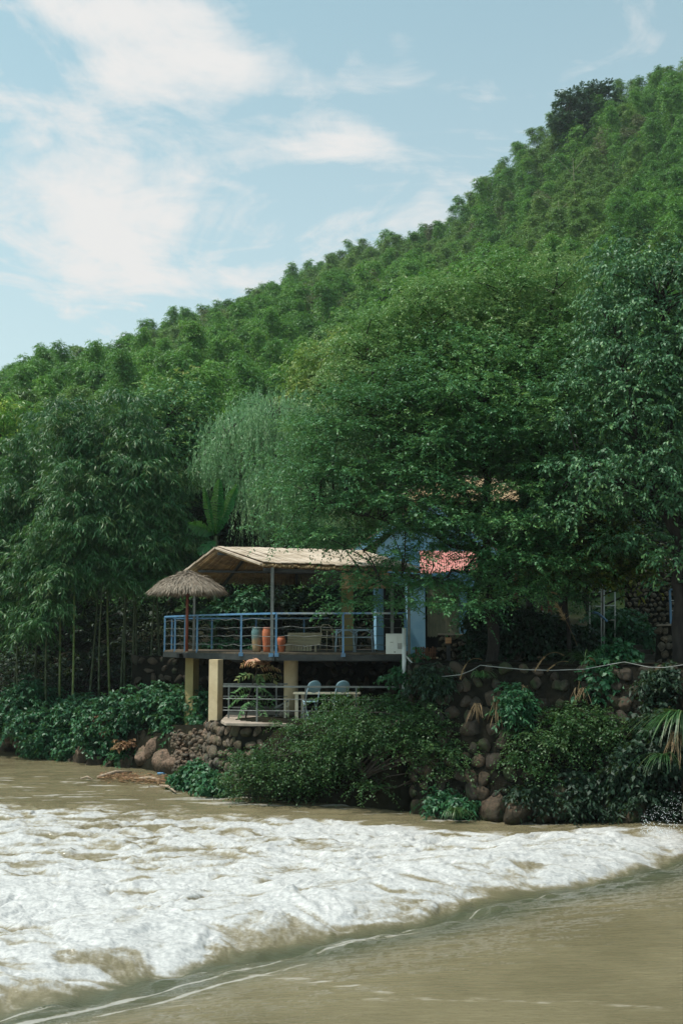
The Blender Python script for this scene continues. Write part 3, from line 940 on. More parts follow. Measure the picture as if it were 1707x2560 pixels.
# ---- willow
def willow():
    rng = np.random.default_rng(41)
    b = P(690, 1560, 42)
    b.z = float(ground_z(b.x, b.y)) - .2
    o = thing('willow_tree', 'grey green weeping willow with hanging strands above the bamboo roof', 'tree', b)
    ells = [(690, 1040, 42, 120, 70, 1.8), (600, 1085, 41.5, 90, 60, 1.5), (790, 1060, 42, 100, 70, 1.6), (540, 1130, 41.5, 60, 50, 1.2), (690, 1190, 41, 110, 60, 1.4), (790, 1250, 41, 90, 70, 1.2), (660, 1270, 41, 60, 40, 1.0)]
    C, R = fill_clumps(rng, ells, .42, .35, .5, .7, maxn=230)
    mb = MB()
    tr = [wiggle(rng, [b, P(700, 1350, 42), P(690, 1180, 42), P(680, 1040, 42)], .06), wiggle(rng, [P(700, 1300, 42), P(770, 1150, 41.8), P(800, 1050, 42)], .06), wiggle(rng, [P(700, 1260, 42), P(630, 1150, 41.6), P(570, 1090, 41.5)], .06)]
    for k_, q in enumerate(tr):
        mb.tube(q, list(np.linspace(.2 if k_ == 0 else .09, .03, len(q))), 7)
    limbs(mb, rng, tr, C, r0=.035)
    mb.obj('trunk', M['bark'], o, smooth=True)
    Mn, T, K = len(C), 12, 26
    st = C[:, None] + rng.normal(size=(Mn, T, 3)) * np.array([.38, .38, .16])
    Ln = rng.uniform(.6, 1.7, (Mn, T, 1, 1))
    s = (np.arange(K)[None, None, :, None] + rng.random((Mn, T, K, 1))) / K
    drift = rng.normal(size=(Mn, T, 1, 3)) * np.array([.16, .16, 0])
    Pp = st[:, :, None] + drift * s * Ln + np.concatenate([0 * s, 0 * s, -s * Ln], -1) + rng.normal(size=(Mn, T, K, 3)) * .012
    D = rng.normal(size=Pp.shape) * .4
    D[..., 2] -= 1.1
    Nn = rng.normal(size=Pp.shape)
    V = leaf_verts(Pp.reshape(-1, 3), D.reshape(-1, 3), Nn.reshape(-1, 3), .15, .026)
    T_ = np.clip(rng.random((Mn, 1, 1)) * .4 + rng.random((Mn, T, 1)) * .25 + rng.random((Mn, T, K)) * .35, 0, 1).reshape(-1)
    quad_mesh('crown', V, len(V) // 4, M['leaf_willow'], o, tint=T_)


willow()

# ---- banana plant
def banana():
    rng = np.random.default_rng(43)
    b = P(540, 1500, 40)
    b.z = float(ground_z(b.x, b.y)) - .1
    o = thing('banana_plant', 'bright green banana plant with broad torn leaves behind the thatched umbrella', 'plant', b)
    c = P(540, 1340, 40)
    MB().tube([b, c], [.14, .07], 8).obj('stem', M['culm'], o, smooth=True)
    for (u0, v0, u1, v1, wd, bend) in ((540, 1330, 548, 1205, .42, .0), (535, 1335, 475, 1318, .38, .12), (540, 1335, 590, 1222, .36, .06), (535, 1340, 512, 1225, .25, .0), (540, 1350, 500, 1395, .34, .2)):
        a, e = np.array(P(u0, v0, 40)), np.array(P(u1, v1, 39.4))
        n = 10
        V, F = [], []
        d = unit(e - a)
        sd = unit(np.cross(d, np.array([0.25, 1, .2])))
        for i in range(n * 2):
            s0, s1 = i / (2 * n), (i + rng.uniform(.7, 1.0)) / (2 * n)
            for sg in (-1, 1):
                k0 = len(V)
                drop = rng.uniform(.05, .5)
                for s in (s0, s1):
                    p = a + (e - a) * s * 1.05 + np.array([0, 0, bend * math.sin(s * 2.2)])
                    w_ = wd * .66 * math.sin(math.pi * min(1, (s * .92 + .05))) ** .7 * rng.uniform(.85, 1.05)
                    V += [p, p + sd * sg * w_ * .55 - np.array([0, .05, 0]) + d * .03, p + sd * sg * w_ + d * .05 - np.array([0, .12, w_ * drop])]
                F += [(k0, k0 + 1, k0 + 4, k0 + 3), (k0 + 1, k0 + 2, k0 + 5, k0 + 4)]
        ob = MB().add(V, F).obj('leaf', M['leaf_banana'], o, smooth=True)


banana()

# ---- left bamboo grove: single plants with their own culm
grove = [(-40, 1730, 39, 1250, 80), (30, 1750, 39.5, 1130, 90), (85, 1740, 40, 1080, 90), (150, 1745, 38, 1020, 95), (182, 1770, 36.8, 1180, 90), (222, 1745, 38, 1070, 95),
         (250, 1750, 37.4, 1240, 85), (275, 1740, 38.5, 1030, 90), (302, 1735, 37.8, 1130, 90), (312, 1735, 38.6, 1180, 80), (330, 1730, 38.2, 1100, 85), (345, 1730, 39, 1040, 80),
         (376, 1720, 38.4, 1250, 75), (405, 1715, 39, 1130, 75), (120, 1750, 37.2, 1350, 90), (60, 1745, 37.6, 1380, 95), (-30, 1750, 38.5, 1480, 80)]
glabels = ['thin bamboo culm at the left edge with foliage low over the bushes', 'bamboo at the left edge with tall dark leafy crown', 'tall bamboo second from the left edge with pale tips', 'tall bamboo with arching crown above the left grove',
           'bamboo with the brightest yellow green culm at the front of the left grove', 'slim bamboo just right of the brightest culm', 'shorter bamboo in the middle of the left grove', 'tallest bamboo in the middle of the left grove',
           'left one of the close pair of bamboo culms', 'right one of the close pair of bamboo culms', 'bamboo right of the close pair of culms', 'bamboo in the back row of the left grove with high crown', 'short bamboo beside the left deck railing',
           'bamboo at the right end of the left grove behind the umbrella', 'low leafy bamboo leaning over the left bushes', 'low spreading bamboo at the front left of the grove', 'lowest bamboo foliage at the far left edge above the bank']
for i, (u, v0, Y, vt, wpx) in enumerate(grove):
    Y += 2.3
    rng = np.random.default_rng(900 + i)
    b = P(u, v0, Y)
    b.z = float(ground_z(b.x, b.y)) - .15
    top = P(u + rng.uniform(-15, 40), vt, Y - .5)
    o = thing('bamboo', glabels[i], 'bamboo', b, 'bamboos of the grove on the left bank')
    mb = MB()
    n = 26
    pts, rad = [], []
    bend = rng.uniform(-.25, .25)
    for k in range(n + 1):
        s = k / n
        p = b + (top - b) * s + Vector((bend * math.sin(math.pi * s), 0, 0))
        pts.append(p)
        rad.append(.047 * (1 - s * .75))
    fine_p, fine_r = [], []
    for k in range(n):                                          # swollen nodes
        fine_p += [pts[k], pts[k] + (pts[k + 1] - pts[k]) * .06, pts[k] + (pts[k + 1] - pts[k]) * .12]
        fine_r += [rad[k], rad[k] * 1.22, rad[k]]
    mb.tube(fine_p + [pts[-1]], fine_r + [rad[-1]], 8)
    mb.obj('culm', M['culm_bright' if i in (4, 3, 7) else 'culm'], o, smooth=True)
    ell = []
    bottom = [1560, 1480][int(u > 120)] + (60 if vt > 1300 else 0)
    nlay = 5
    for k in range(nlay):
        vv = vt + (bottom - vt) * (k + .2) / nlay
        ww = wpx * .72 * (.55 + .5 * math.sin(math.pi * (k + .8) / nlay))
        ell.append((u + rng.uniform(-30, 30) + 10, vv, Y - .3, ww, (bottom - vt) / nlay * .62, 1.2))
    C, R = fill_clumps(rng, ell, .82, .40, .64, .55, maxn=36)
    V, T = sprays(rng, C, R, T=26, K=12, L=.25, Wd=.040, twig=.55, droop=.55, flat=.4, up=.28, hang=.5, side=.6, nz=.7, tint_c=.5, tint_l=.35, tip_bright=.3)
    quad_mesh('foliage', V, len(V) // 4, M['leaf_bamboo'], o, tint=T)

# ---- the big fine-leaved tree in the middle
SPR_FINE = dict(T=26, K=17, L=.095, Wd=.046, twig=.78, droop=.30, flat=.20, up=.10, hang=.08, side=.9, nz=.4, tint_c=.4, tint_l=.3, tip_bright=.35, fill=.6)
tb = P(1238, 1660, 28.6)
tb.z = float(ground_z(tb.x, tb.y)) - .2
tree('riverside_tree', 'large spreading fine leaved tree hanging over the pavilion and stone wall', 'tree', tb,
     [([tb, P(1228, 1500, 28.5), P(1212, 1300, 28.5), P(1208, 1130, 28.6), P(1175, 900, 29)], .17, .06),
      ([P(1228, 1500, 28.5), P(1310, 1350, 28.9), P(1325, 1200, 29), P(1360, 1050, 29.2), P(1330, 850, 29.6)], .11, .04),
      ([P(1212, 1300, 28.5), P(1060, 1150, 28.3), P(960, 1020, 28.4), P(930, 930, 28.8)], .08, .03),
      ([P(1218, 1400, 28.5), P(1080, 1330, 27.9), P(930, 1290, 27.4), P(790, 1250, 27.3)], .07, .025),
      ([P(1208, 1130, 28.6), P(1130, 960, 28.8), P(1080, 830, 29.4)], .06, .03),
      ([P(1225, 1450, 28.4), P(1150, 1430, 27.8), P(1060, 1450, 27.4), P(950, 1450, 27)], .05, .02)],
     [(1190, 960, 29.3, 220, 120, 2), (915, 1070, 28.3, 145, 110, 1.8), (1120, 1060, 28.6, 230, 170, 2.4),
      (1340, 1110, 28.8, 150, 190, 2), (800, 1190, 27.6, 110, 95, 1.4), (1010, 1240, 27.8, 220, 110, 1.8), (1220, 1320, 27.8, 190, 130, 1.6), (810, 1340, 27.2, 110, 45, .9), (960, 1390, 27, 90, 80, .9),
      (1000, 1490, 26.8, 100, 70, .7), (1140, 1490, 27, 110, 70, .8), (1060, 1330, 27.2, 180, 60, .8), (1180, 1410, 27.2, 140, 70, .9), (1000, 1310, 27.1, 60, 70, .5), (1020, 1420, 26.9, 40, 60, .5), (1370, 1400, 28, 120, 110, 1.4), (1280, 1470, 27.6, 110, 60, 1), (930, 1500, 26.9, 80, 55, .5), (875, 1470, 26.9, 50, 40, .4), (985, 1545, 26.8, 50, 30, .4), (1420, 940, 29.5, 90, 120, 1.6)],
     'leaf_fine', .86, (.62, 1.0), dict(SPR_FINE, T=44, K=18, twig=.62, tint_l=.16, tint_c=.45, tip_bright=.25, fill=.9, up=.18), flat=.30, seed=51, maxn=330, r0=.03, bark='bark_dark',
     skip=[(1185, 1180, 1255, 1290), (1200, 1470, 1275, 1700), (1060, 1370, 1185, 1435), (930, 1325, 1005, 1400), (1065, 1485, 1150, 1560), (640, 1350, 700, 1650), (730, 1395, 960, 1432), (960, 1560, 1220, 1700), (990, 1205, 1080, 1230)])

tb = P(1330, 1640, 31)
tb.z = float(ground_z(tb.x, tb.y)) - .2
tree('light_leaved_tree', 'taller lighter yellow green tree rising behind the spreading riverside tree', 'tree', tb,
     [([tb, P(1320, 1350, 31), P(1290, 1100, 31), P(1260, 900, 31), P(1270, 720, 31)], .15, .03), ([P(1290, 1100, 31), P(1150, 950, 30.8), P(1050, 830, 30.8), P(1000, 760, 30.8)], .08, .02), ([P(1260, 900, 31), P(1370, 800, 31), P(1390, 690, 31)], .06, .02), ([P(1150, 950, 30.8), P(1010, 940, 30.5), P(920, 900, 30.4)], .05, .02)],
     [(1080, 800, 30.8, 170, 85, 1.8), (960, 880, 30.4, 120, 90, 1.6), (1230, 820, 31, 150, 110, 1.8), (1350, 720, 31, 90, 80, 1.4), (1200, 720, 31, 110, 50, 1.4), (1390, 840, 30.8, 80, 90, 1.4), (1100, 930, 30.4, 140, 70, 1.4), (890, 970, 30, 80, 60, 1.2)],
     'leaf_fine_light', .78, (.5, .85), dict(SPR_FINE, T=36, K=17, twig=.6, tint_l=.16, tint_c=.45, fill=.9, up=.18), flat=.34, seed=54, maxn=170, r0=.035, bark='bark_dark')

# ---- right glossy tree
SPR_GL = dict(T=18, K=10, L=.13, Wd=.06, twig=.42, droop=.5, flat=.5, up=.2, hang=.45, side=.6, nz=.7, tint_c=.3, tint_l=.4, tip_bright=.3)
tb = P(1690, 1650, 26.5)
tb.z = float(ground_z(tb.x, tb.y)) - .2
tree('glossy_leaved_tree', 'tall glossy leaved tree at the right edge catching white highlights', 'tree', tb,
     [([tb, P(1695, 1400, 26.5), P(1665, 1150, 26.5), P(1690, 950, 26.6), P(1640, 750, 26.8)], .16, .05), ([P(1690, 1350, 26.5), P(1610, 1150, 26.3), P(1560, 980, 26.3), P(1540, 830, 26.6)], .08, .03),
      ([P(1680, 1250, 26.5), P(1560, 1210, 26.2), P(1450, 1180, 26.2)], .05, .02), ([P(1680, 1330, 26.5), P(1740, 1150, 26.5), P(1760, 900, 26.5)], .08, .03)],
     [(1590, 700, 27, 110, 95, 1.6), (1700, 760, 27, 120, 140, 1.8), (1540, 820, 26.8, 90, 110, 1.4), (1650, 950, 26.6, 160, 130, 1.8), (1480, 960, 26.5, 90, 80, 1.3), (1430, 1050, 26.4, 60, 60, 1), (1560, 1060, 26.4, 120, 90, 1.4),
      (1480, 1200, 26.2, 110, 75, 1.2), (1620, 1200, 26.3, 140, 90, 1.4), (1410, 1270, 26.2, 70, 50, 1), (1700, 1100, 26.6, 100, 150, 1.6), (1560, 1330, 26.3, 80, 50, 1), (1690, 1400, 26, 50, 70, .9), (1780, 900, 27, 90, 250, 1.6), (1780, 1250, 27, 80, 200, 1.4)],
     'leaf_glossy', .68, (.42, .66), dict(SPR_GL, T=26, K=11, L=.12, Wd=.055, fill=.9), flat=.5, seed=52, maxn=210, r0=.03, bark='bark_dark', skip=[(1340, 1440, 1640, 1700)])
# yellow-tipped low tree and palmate bright one between them
tb = P(1420, 1500, 29.5)
tb.z = float(ground_z(tb.x, tb.y)) - .2
tree('small_tree', 'small yellow green tree between the two large trees over the dark wall', 'tree', tb, [([tb, P(1400, 1400, 29.5), P(1380, 1300, 29.3)], .06, .025)],
     [(1390, 1290, 29, 60, 50, .8), (1470, 1330, 29, 70, 60, 1), (1430, 1400, 29, 90, 50, 1), (1540, 1400, 29, 60, 45, .8)], 'leaf_yellow', .42, (.35, .5), dict(SPR_FINE, L=.14, Wd=.07), seed=53, maxn=60, bark='bark_dark')

# ================================================================= SHRUBS
SPR_SH = dict(T=16, K=8, L=.15, Wd=.085, twig=.30, droop=.5, flat=.6, up=.3, hang=.35, side=.7, nz=.6, tint_c=.45, tint_l=.35, tip_bright=.3)
SPR_SF = dict(T=18, K=12, L=.075, Wd=.038, twig=.48, droop=.45, flat=.35, up=.22, hang=.1, side=.9, nz=.5, tint_c=.35, tint_l=.35, tip_bright=.4)


def shrub(name, label, base, ells, leaf, spacing, rr, spr, seed, maxn=120, flat=.7, skip=(), r0=.02):
    b = P(*base)
    b.z = max(float(ground_z(b.x, b.y)), -.1) - .05
    top = P(ells[0][0], ells[0][1], ells[0][2])
    mid = (b + top) / 2
    return tree(name, label, 'shrub', b, [([b, mid, top], .035, .012)], ells, leaf, spacing, rr, spr, flat=flat, seed=seed, maxn=maxn, r0=r0, bark='bark', skip=skip)


shrub('broadleaf_bush', 'leafy bush with large leaves at the far left of the bank', (60, 1790, 40), [(70, 1745, 40, 70, 45, 1), (20, 1790, 39.6, 90, 40, 1.2), (110, 1790, 39.5, 60, 35, 1)], 'leaf_shrub', .36, (.25, .40), SPR_SH, 61, 90)
shrub('broadleaf_bush', 'rounded green bush spilling over the bank stones right of the left edge', (150, 1860, 38.6), [(130, 1820, 38.6, 100, 40, 1), (170, 1860, 37.9, 100, 40, .7), (110, 1870, 38.8, 50, 40, .6), (210, 1780, 38.4, 70, 35, 1), (190, 1895, 37.6, 60, 25, .4)], 'leaf_shrub', .32, (.22, .36), SPR_SH, 62, 130)
shrub('broadleaf_bush', 'largest bright leafy bush on the left bank below the bamboo culms', (340, 1850, 36.8), [(330, 1790, 36.8, 100, 55, 1), (400, 1770, 36.4, 90, 50, 1), (280, 1830, 36.8, 80, 50, .8), (360, 1860, 36.2, 90, 40, .6), (440, 1820, 35.6, 60, 50, .7), (330, 1900, 36, 60, 25, .4)], 'leaf_shrub', .32, (.22, .38), SPR_SH, 63, 170)
shrub('broadleaf_bush', 'dark bush in the shade between the left bush and the front pillar', (480, 1800, 35.5), [(470, 1760, 35.6, 55, 40, .6), (505, 1790, 34.5, 30, 40, .5), (450, 1850, 34.9, 45, 35, .4), (420, 1740, 37, 50, 30, .6)], 'leaf_shrub', .30, (.2, .32), SPR_SH, 64, 60)
shrub('dry_bush', 'patch of withered brown leaves in the left bank bushes', (250, 1820, 37), [(255, 1795, 36.6, 26, 20, .25), (275, 1828, 36.3, 18, 14, .2), (310, 1860, 35.5, 25, 10, .2)], 'leaf_dry', .16, (.1, .18), dict(SPR_SH, L=.11, T=8, twig=.15), 65, 22)
shrub('riverside_shrub', 'low fine leaved shrub growing over the terrace stone wall', (640, 1960, 28.2), [(690, 1870, 28.2, 75, 45, .5), (640, 1905, 28.1, 60, 40, .45), (720, 1930, 28, 80, 50, .6), (620, 1960, 28.2, 60, 30, .4), (740, 1830, 28.2, 60, 25, .4), (810, 1900, 27.6, 70, 50, .6)], 'leaf_shrub_fine', .32, (.16, .30), dict(SPR_SF, twig=.52), 66, 85, flat=.4, skip=[(540, 1780, 720, 1875)], r0=.025)
shrub('riverside_shrub', 'big arching fine leaved shrub over the dark hollow at the water', (930, 1960, 27.2), [(860, 1800, 27.8, 60, 24, .5), (940, 1815, 27.2, 90, 32, .6), (1040, 1800, 26.9, 80, 32, .6), (900, 1850, 27.3, 90, 24, .5), (1010, 1845, 26.8, 90, 22, .5), (1110, 1870, 26.5, 70, 28, .5), (1010, 1755, 27.5, 70, 16, .4), (1075, 1750, 27.1, 30, 20, .3), (860, 1752, 28.4, 50, 12, .2), (1140, 1920, 26.3, 40, 26, .3), (925, 1972, 26.9, 30, 14, .2), ], 'leaf_shrub_fine', .34, (.16, .30), dict(SPR_SF, twig=.62, T=20, K=15, flat=.25), 67, 125, flat=.35, r0=.03)
shrub('riverside_shrub', 'drooping shrub with pale leaf tips in front of the right stone wall', (1430, 1960, 25.6), [(1400, 1782, 25.8, 60, 12, .3), (1450, 1800, 25.5, 80, 22, .4), (1370, 1840, 25.4, 60, 20, .3), (1310, 1890, 25.4, 45, 22, .3), (1500, 1830, 25.4, 55, 22, .4), (1350, 1925, 25.3, 25, 18, .2), (1490, 1880, 25.5, 40, 22, .3), (1400, 1880, 25.4, 40, 14, .3)], 'leaf_shrub_fine', .30, (.14, .26), dict(SPR_SF, twig=.60, K=15), 68, 62, flat=.35, r0=.025)
shrub('broadleaf_bush', 'leafy bush hanging over the top of the right stone wall', (1520, 1740, 26.6), [(1530, 1690, 26.2, 70, 40, .4), (1580, 1700, 26.2, 40, 30, .3), (1490, 1730, 26.2, 40, 40, .3), (1540, 1650, 26.6, 50, 30, .4)], 'leaf_shrub', .26, (.18, .28), SPR_SH, 69, 60)
shrub('broadleaf_bush', 'small pale leaved plant beside the white pole', (1010, 1740, 27.6), [(1000, 1690, 28, 28, 20, .2), (1045, 1700, 28, 24, 40, .25), (1035, 1650, 28.3, 12, 30, .15)], 'leaf_shrub', .2, (.13, .2), dict(SPR_SH, T=9, L=.12), 70, 22)
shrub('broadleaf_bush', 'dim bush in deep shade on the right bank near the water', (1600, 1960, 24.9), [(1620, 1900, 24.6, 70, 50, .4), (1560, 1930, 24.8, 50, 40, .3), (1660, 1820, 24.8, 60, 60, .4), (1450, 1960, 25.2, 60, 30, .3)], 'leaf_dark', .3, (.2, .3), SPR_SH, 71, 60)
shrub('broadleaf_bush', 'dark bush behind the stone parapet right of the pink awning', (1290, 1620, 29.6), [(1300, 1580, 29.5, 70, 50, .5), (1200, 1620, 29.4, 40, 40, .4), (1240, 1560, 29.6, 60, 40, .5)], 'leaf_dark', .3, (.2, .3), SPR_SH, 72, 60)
shrub('broadleaf_bush', 'green bush under the metal climbing frame', (1560, 1640, 30.5), [(1530, 1560, 31.4, 60, 30, .5), (1590, 1590, 31, 50, 30, .4), (1500, 1580, 31.5, 30, 40, .4)], 'leaf_shrub', .3, (.2, .3), SPR_SH, 73, 40)
shrub('waterside_bush', 'low leafy green bush at the foot of the terrace wall corner', (500, 1945, 30.6), [(500, 1935, 30.3, 45, 22, .4), (470, 1950, 30.6, 25, 14, .3), (540, 1960, 29.4, 40, 20, .3)], 'leaf_shrub', .2, (.15, .22), dict(SPR_SH, L=.13), 74, 50)
shrub('broadleaf_bush', 'pale leaved bush seen through the deck railing under the bamboo roof', (600, 1600, 39.6), [(590, 1520, 39.6, 50, 22, .5), (540, 1535, 39.6, 40, 18, .4), (620, 1500, 39.6, 40, 18, .4), (540, 1615, 39.4, 40, 10, .3), (600, 1612, 39.4, 60, 10, .3)], 'leaf_shrub', .26, (.2, .3), SPR_SH, 75, 50)

# ---- sumac-like sapling below the deck
def compound_sapling():
    rng = np.random.default_rng(81)
    Y = 30.75
    b = P(614, 1792, Y)
    b.z = 1.85
    o = thing('sapling', 'young sapling with pinnate leaves turning rust at the top below the deck', 'sapling', b)
    top = P(646, 1665, Y)
    MB().tube([b, P(622, 1740, Y), top], [.022, .016, .008], 6).obj('stem', M['bark'], o, smooth=True)
    VV, TT_ = [], []
    fronds = [(646, 1665, 605, 1662, .95), (646, 1665, 672, 1655, 1), (646, 1665, 625, 1650, 1), (646, 1672, 695, 1672, .9), (640, 1690, 596, 1698, .6), (640, 1690, 690, 1702, .65), (636, 1700, 700, 1690, .75), (640, 1685, 655, 1720, .5),
              (630, 1715, 580, 1745, .25), (632, 1718, 680, 1750, .3), (625, 1735, 575, 1765, .2), (628, 1740, 690, 1775, .2), (620, 1755, 600, 1790, .2), (626, 1750, 660, 1790, .25), (646, 1665, 652, 1648, 1)]
    for (u0, v0, u1, v1, tn) in fronds:
        a, e = np.array(P(u0, v0, Y)), np.array(P(u1, v1, Y + rng.uniform(-.5, .4)))
        n = 9
        d = unit(e - a)
        for i in range(1, n + 1):
            s = i / n
            p = a + (e - a) * s + np.array([0, 0, .09 * math.sin(math.pi * s)])
            sdv = unit(np.cross(d, np.array([0, .6, .8])))
            for sg in (-1, 1):
                D = d * .35 + sdv * sg + np.array([0, 0, -.35]) + rng.normal(size=3) * .12
                VV.append(leaf_verts(p[None], D[None], np.array([[rng.normal() * .3, -.7, .8]]), .20 * (1.1 - .5 * abs(s - .5)), .075))
                TT_.append(min(1, max(0, tn + rng.normal() * .08)))
    V = np.concatenate(VV)
    quad_mesh('foliage', V, len(V) // 4, M['leaf_sumac'], o, tint=TT_)


compound_sapling()

# ---- grasses
def grass_clump(name, label, u, v, Y, n, length, spread, lean, mat, seed, width=.022, plumes=0, cat='grass clump', plume_len=.45, up=1.0):
    rng = np.random.default_rng(seed)
    b = P(u, v, Y)
    o = thing(name, label, cat, b)
    Q = []
    K = 9
    tint = []
    for i in range(n):
        a = rng.uniform(0, 2 * math.pi)
        out = np.array([math.cos(a) * spread, math.sin(a) * spread * .8, 0]) + np.array(lean)
        L = length * rng.uniform(.5, 1.15)
        st = np.array(b) + rng.normal(size=3) * np.array([.06, .06, .02])
        tn = rng.random()
        prev = None
        for k in range(K + 1):
            s = k / K
            p = st + out * L * (s ** 1.2) + np.array([0, 0, up * L * (s * .9 - 1.0 * s ** 2.4)])
            w_ = width * (1 - s ** 2) + .002
            sd = unit(np.cross(out + np.array([0, 0, .5]), np.array([0, 0.2, 1.0])))
            cur = (p - sd * w_ / 2, p + sd * w_ / 2)
            if prev is not None:
                Q += [prev[0], prev[1], cur[1], cur[0]]
                tint.append(min(1, tn * .8 + .2 * s))
            prev = cur
    quad_mesh('blades', np.array(Q), len(Q) // 4, M[mat], o, tint=tint)
    return o


def plume(label, u0, v0, u1, v1, um, vm, Y, wd, frac, seed, group='seed plumes of the silver grass'):
    """a silver-grass stalk from (u0,v0) through (um,vm) to its tip (u1,v1), seed head over the last part"""
    rng = np.random.default_rng(seed)
    a, m_, e = [np.array(P(*q, Y)) for q in ((u0, v0), (um, vm), (u1, v1))]
    o = thing('grass_plume', label, 'grass plume', tuple(a), group)
    c = 2 * m_ - .5 * (a + e)
    q = [a * (1 - s) ** 2 + 2 * c * s * (1 - s) + e * s * s for s in np.linspace(0, 1, 14)]
    MB().tube(q, list(np.linspace(.007, .003, 14)), 5).obj('stalk', M['blade_dry'], o)
    Pp, D, s_ = [], [], []
    for i in range(150):
        s = 1 - frac * rng.random()
        p = a * (1 - s) ** 2 + 2 * c * s * (1 - s) + e * s * s
        d = unit(2 * (1 - s) * (c - a) + 2 * s * (e - c))
        Pp.append(p)
        D.append(d + rng.normal(size=3) * .35 + np.array([0, 0, -.25]))
    V = leaf_verts(np.array(Pp), np.array(D), rng.normal(size=(150, 3)), wd * rng.uniform(.5, 1.15, 150), .010)
    quad_mesh('seed_head', V, 150, M['plume'], o, tint=rng.random(150))


grass_clump('silver_grass', 'clump of silver grass arching left over the top of the right wall', 1475, 1665, 26.6, 70, 1.15, .75, (-.45, -.1, .1), 'blade', 111)
grass_clump('silver_grass', 'upright clump of green grass on the wall top left of centre', 1200, 1690, 26.4, 60, .85, .35, (.05, -.25, 0), 'blade', 112, up=.5)
grass_clump('dry_grass', 'bunch of pale withered blades hanging down the stone wall', 1240, 1745, 25.9, 34, .8, .28, (0, -.15, -.75), 'blade_dry', 113, up=.1, width=.026)
grass_clump('dry_grass', 'thin bunch of withered blades drooping on the wall above the stones', 1310, 1715, 26.0, 20, .62, .30, (.05, -.15, -.55), 'blade_dry', 114, up=.15, width=.02)
grass_clump('silver_grass', 'large clump of long grass blades at the right edge above the water', 1705, 1790, 24.1, 120, 1.7, .45, (-.45, -.2, -.25), 'blade', 115, width=.026, up=.6)
grass_clump('silver_grass', 'low spreading clump of long grass at the lower right bank', 1660, 1900, 24.0, 60, 1.1, .55, (-.3, -.2, -.1), 'blade', 116, width=.022, up=.7)
grass_clump('waterside_grass', 'tuft of grass at the water below the terrace wall', 565, 1965, 29.0, 90, .62, .45, (0, 0, .25), 'blade', 117, width=.018)
grass_clump('waterside_grass', 'grassy tuft dipping in the river below the dark hollow', 1140, 2040, 25.1, 110, .6, .6, (0, -.2, .1), 'blade', 118, width=.014)
grass_clump('waterside_grass', 'thin grass beside the driftwood at the shore', 440, 1950, 31.6, 60, .42, .55, (0, 0, .1), 'blade', 119, width=.016)
for k, q in enumerate([('curved tan plume hanging at the far left above the right wall', 1205, 1650, 1150, 1695, 1172, 1652, 26.2, .07, .4), ('tan plume arching left at the wall top with the pipe behind', 1410, 1640, 1338, 1674, 1372, 1634, 26, .06, .35),
                       ('lower of the two tan plumes arching left above the wall', 1420, 1655, 1368, 1676, 1395, 1656, 26, .05, .35), ('short upright tan plume in the middle of the silver grass', 1490, 1675, 1474, 1644, 1486, 1655, 26, .05, .5),
                       ('tan plume hanging down in front of the wall', 1470, 1655, 1444, 1728, 1452, 1690, 25.9, .05, .35), ('tall feathery brown plume rising in front of the dark trunk', 1442, 1615, 1392, 1514, 1418, 1560, 27, .16, .42),
                       ('small tan plume at the far upper left of the wall vegetation', 1400, 1500, 1370, 1481, 1390, 1484, 27.4, .06, .6), ('small plume catching light at the right bank', 1690, 1800, 1673, 1768, 1684, 1780, 24.6, .04, .5)]):
    plume(*q, 300 + k)

# ---- dim plants that cover the right wall and the bank below it
DIM = [('leaf_dark', 1085, 1705, 27, 40, 30), ('leaf_dark', 1135, 1765, 26.2, 50, 40), ('leaf_dark', 1215, 1850, 25.7, 50, 30), ('leaf_shrub', 1292, 1760, 25.9, 24, 40), ('leaf_dark', 1350, 1735, 26, 60, 30), ('leaf_dark', 1600, 1745, 25.5, 60, 45),
       ('leaf_dark', 1660, 1705, 25.2, 50, 35), ('leaf_dark', 1570, 1830, 25.3, 60, 50), ('leaf_dark', 1240, 1935, 25.5, 50, 40), ('leaf_dark', 1170, 1960, 25.9, 60, 40), ('leaf_dark', 1430, 1700, 26, 50, 30), ('leaf_dark', 1680, 1880, 24.6, 60, 60),
       ('leaf_dark', 1330, 1990, 25.3, 50, 22), ('leaf_dark', 1460, 2000, 25, 50, 24), ('leaf_shrub', 1130, 2005, 25.9, 50, 22), ('leaf_dark', 1620, 2000, 24.5, 60, 30)]
DLAB = ['dark ferny plant under the meter box on the right wall', 'dark hanging plant left of the withered grass on the right wall', 'dark plant growing between the big stones below the withered grass', 'narrow upright leafy plant in the middle of the right wall', 'dark creeper just below the pipe in the middle of the right wall',
        'dark leafy mass right of the bush hanging over the wall', 'dark plant below the pipe at the right edge', 'dark plant above the drooping pale tipped shrub on its right', 'dark plant over the water left of the mossy foot stone', 'dark trailing plant at the right end of the hollow',
        'dark plant under the arching silver grass', 'dark plant above the splash by the pier', 'low dark plant between the wet stones of the wall foot', 'low dark plant above the rusty boulder', 'green plant dipping to the river right of the hollow', 'dark plant over the waterline left of the pier']
DROP = (1, 2, 4, 5, 7, 8, 9, 10)
for i, ((lf, u, v, Y, ru, rv), lab) in enumerate(zip(DIM, DLAB)):
    if i in DROP: continue
    shrub('bank_plant', lab, (u, v + rv, Y), [(u, v, Y, ru, rv, .35), (u + ru * .5, v + rv * .6, Y - .1, ru * .6, rv * .6, .25), (u - ru * .5, v + rv * .4, Y - .1, ru * .6, rv * .5, .25)], lf, .22, (.15, .24), dict(SPR_SH, L=.13, Wd=.05, T=14, K=9, twig=.36), 400 + i, 34, r0=.01)
grass_clump('fern', 'long leaved fern hanging from the right wall below the meter box', 1080, 1690, 26.9, 60, .8, .5, (0, -.3, -.2), 'blade', 121, up=.5, cat='fern')
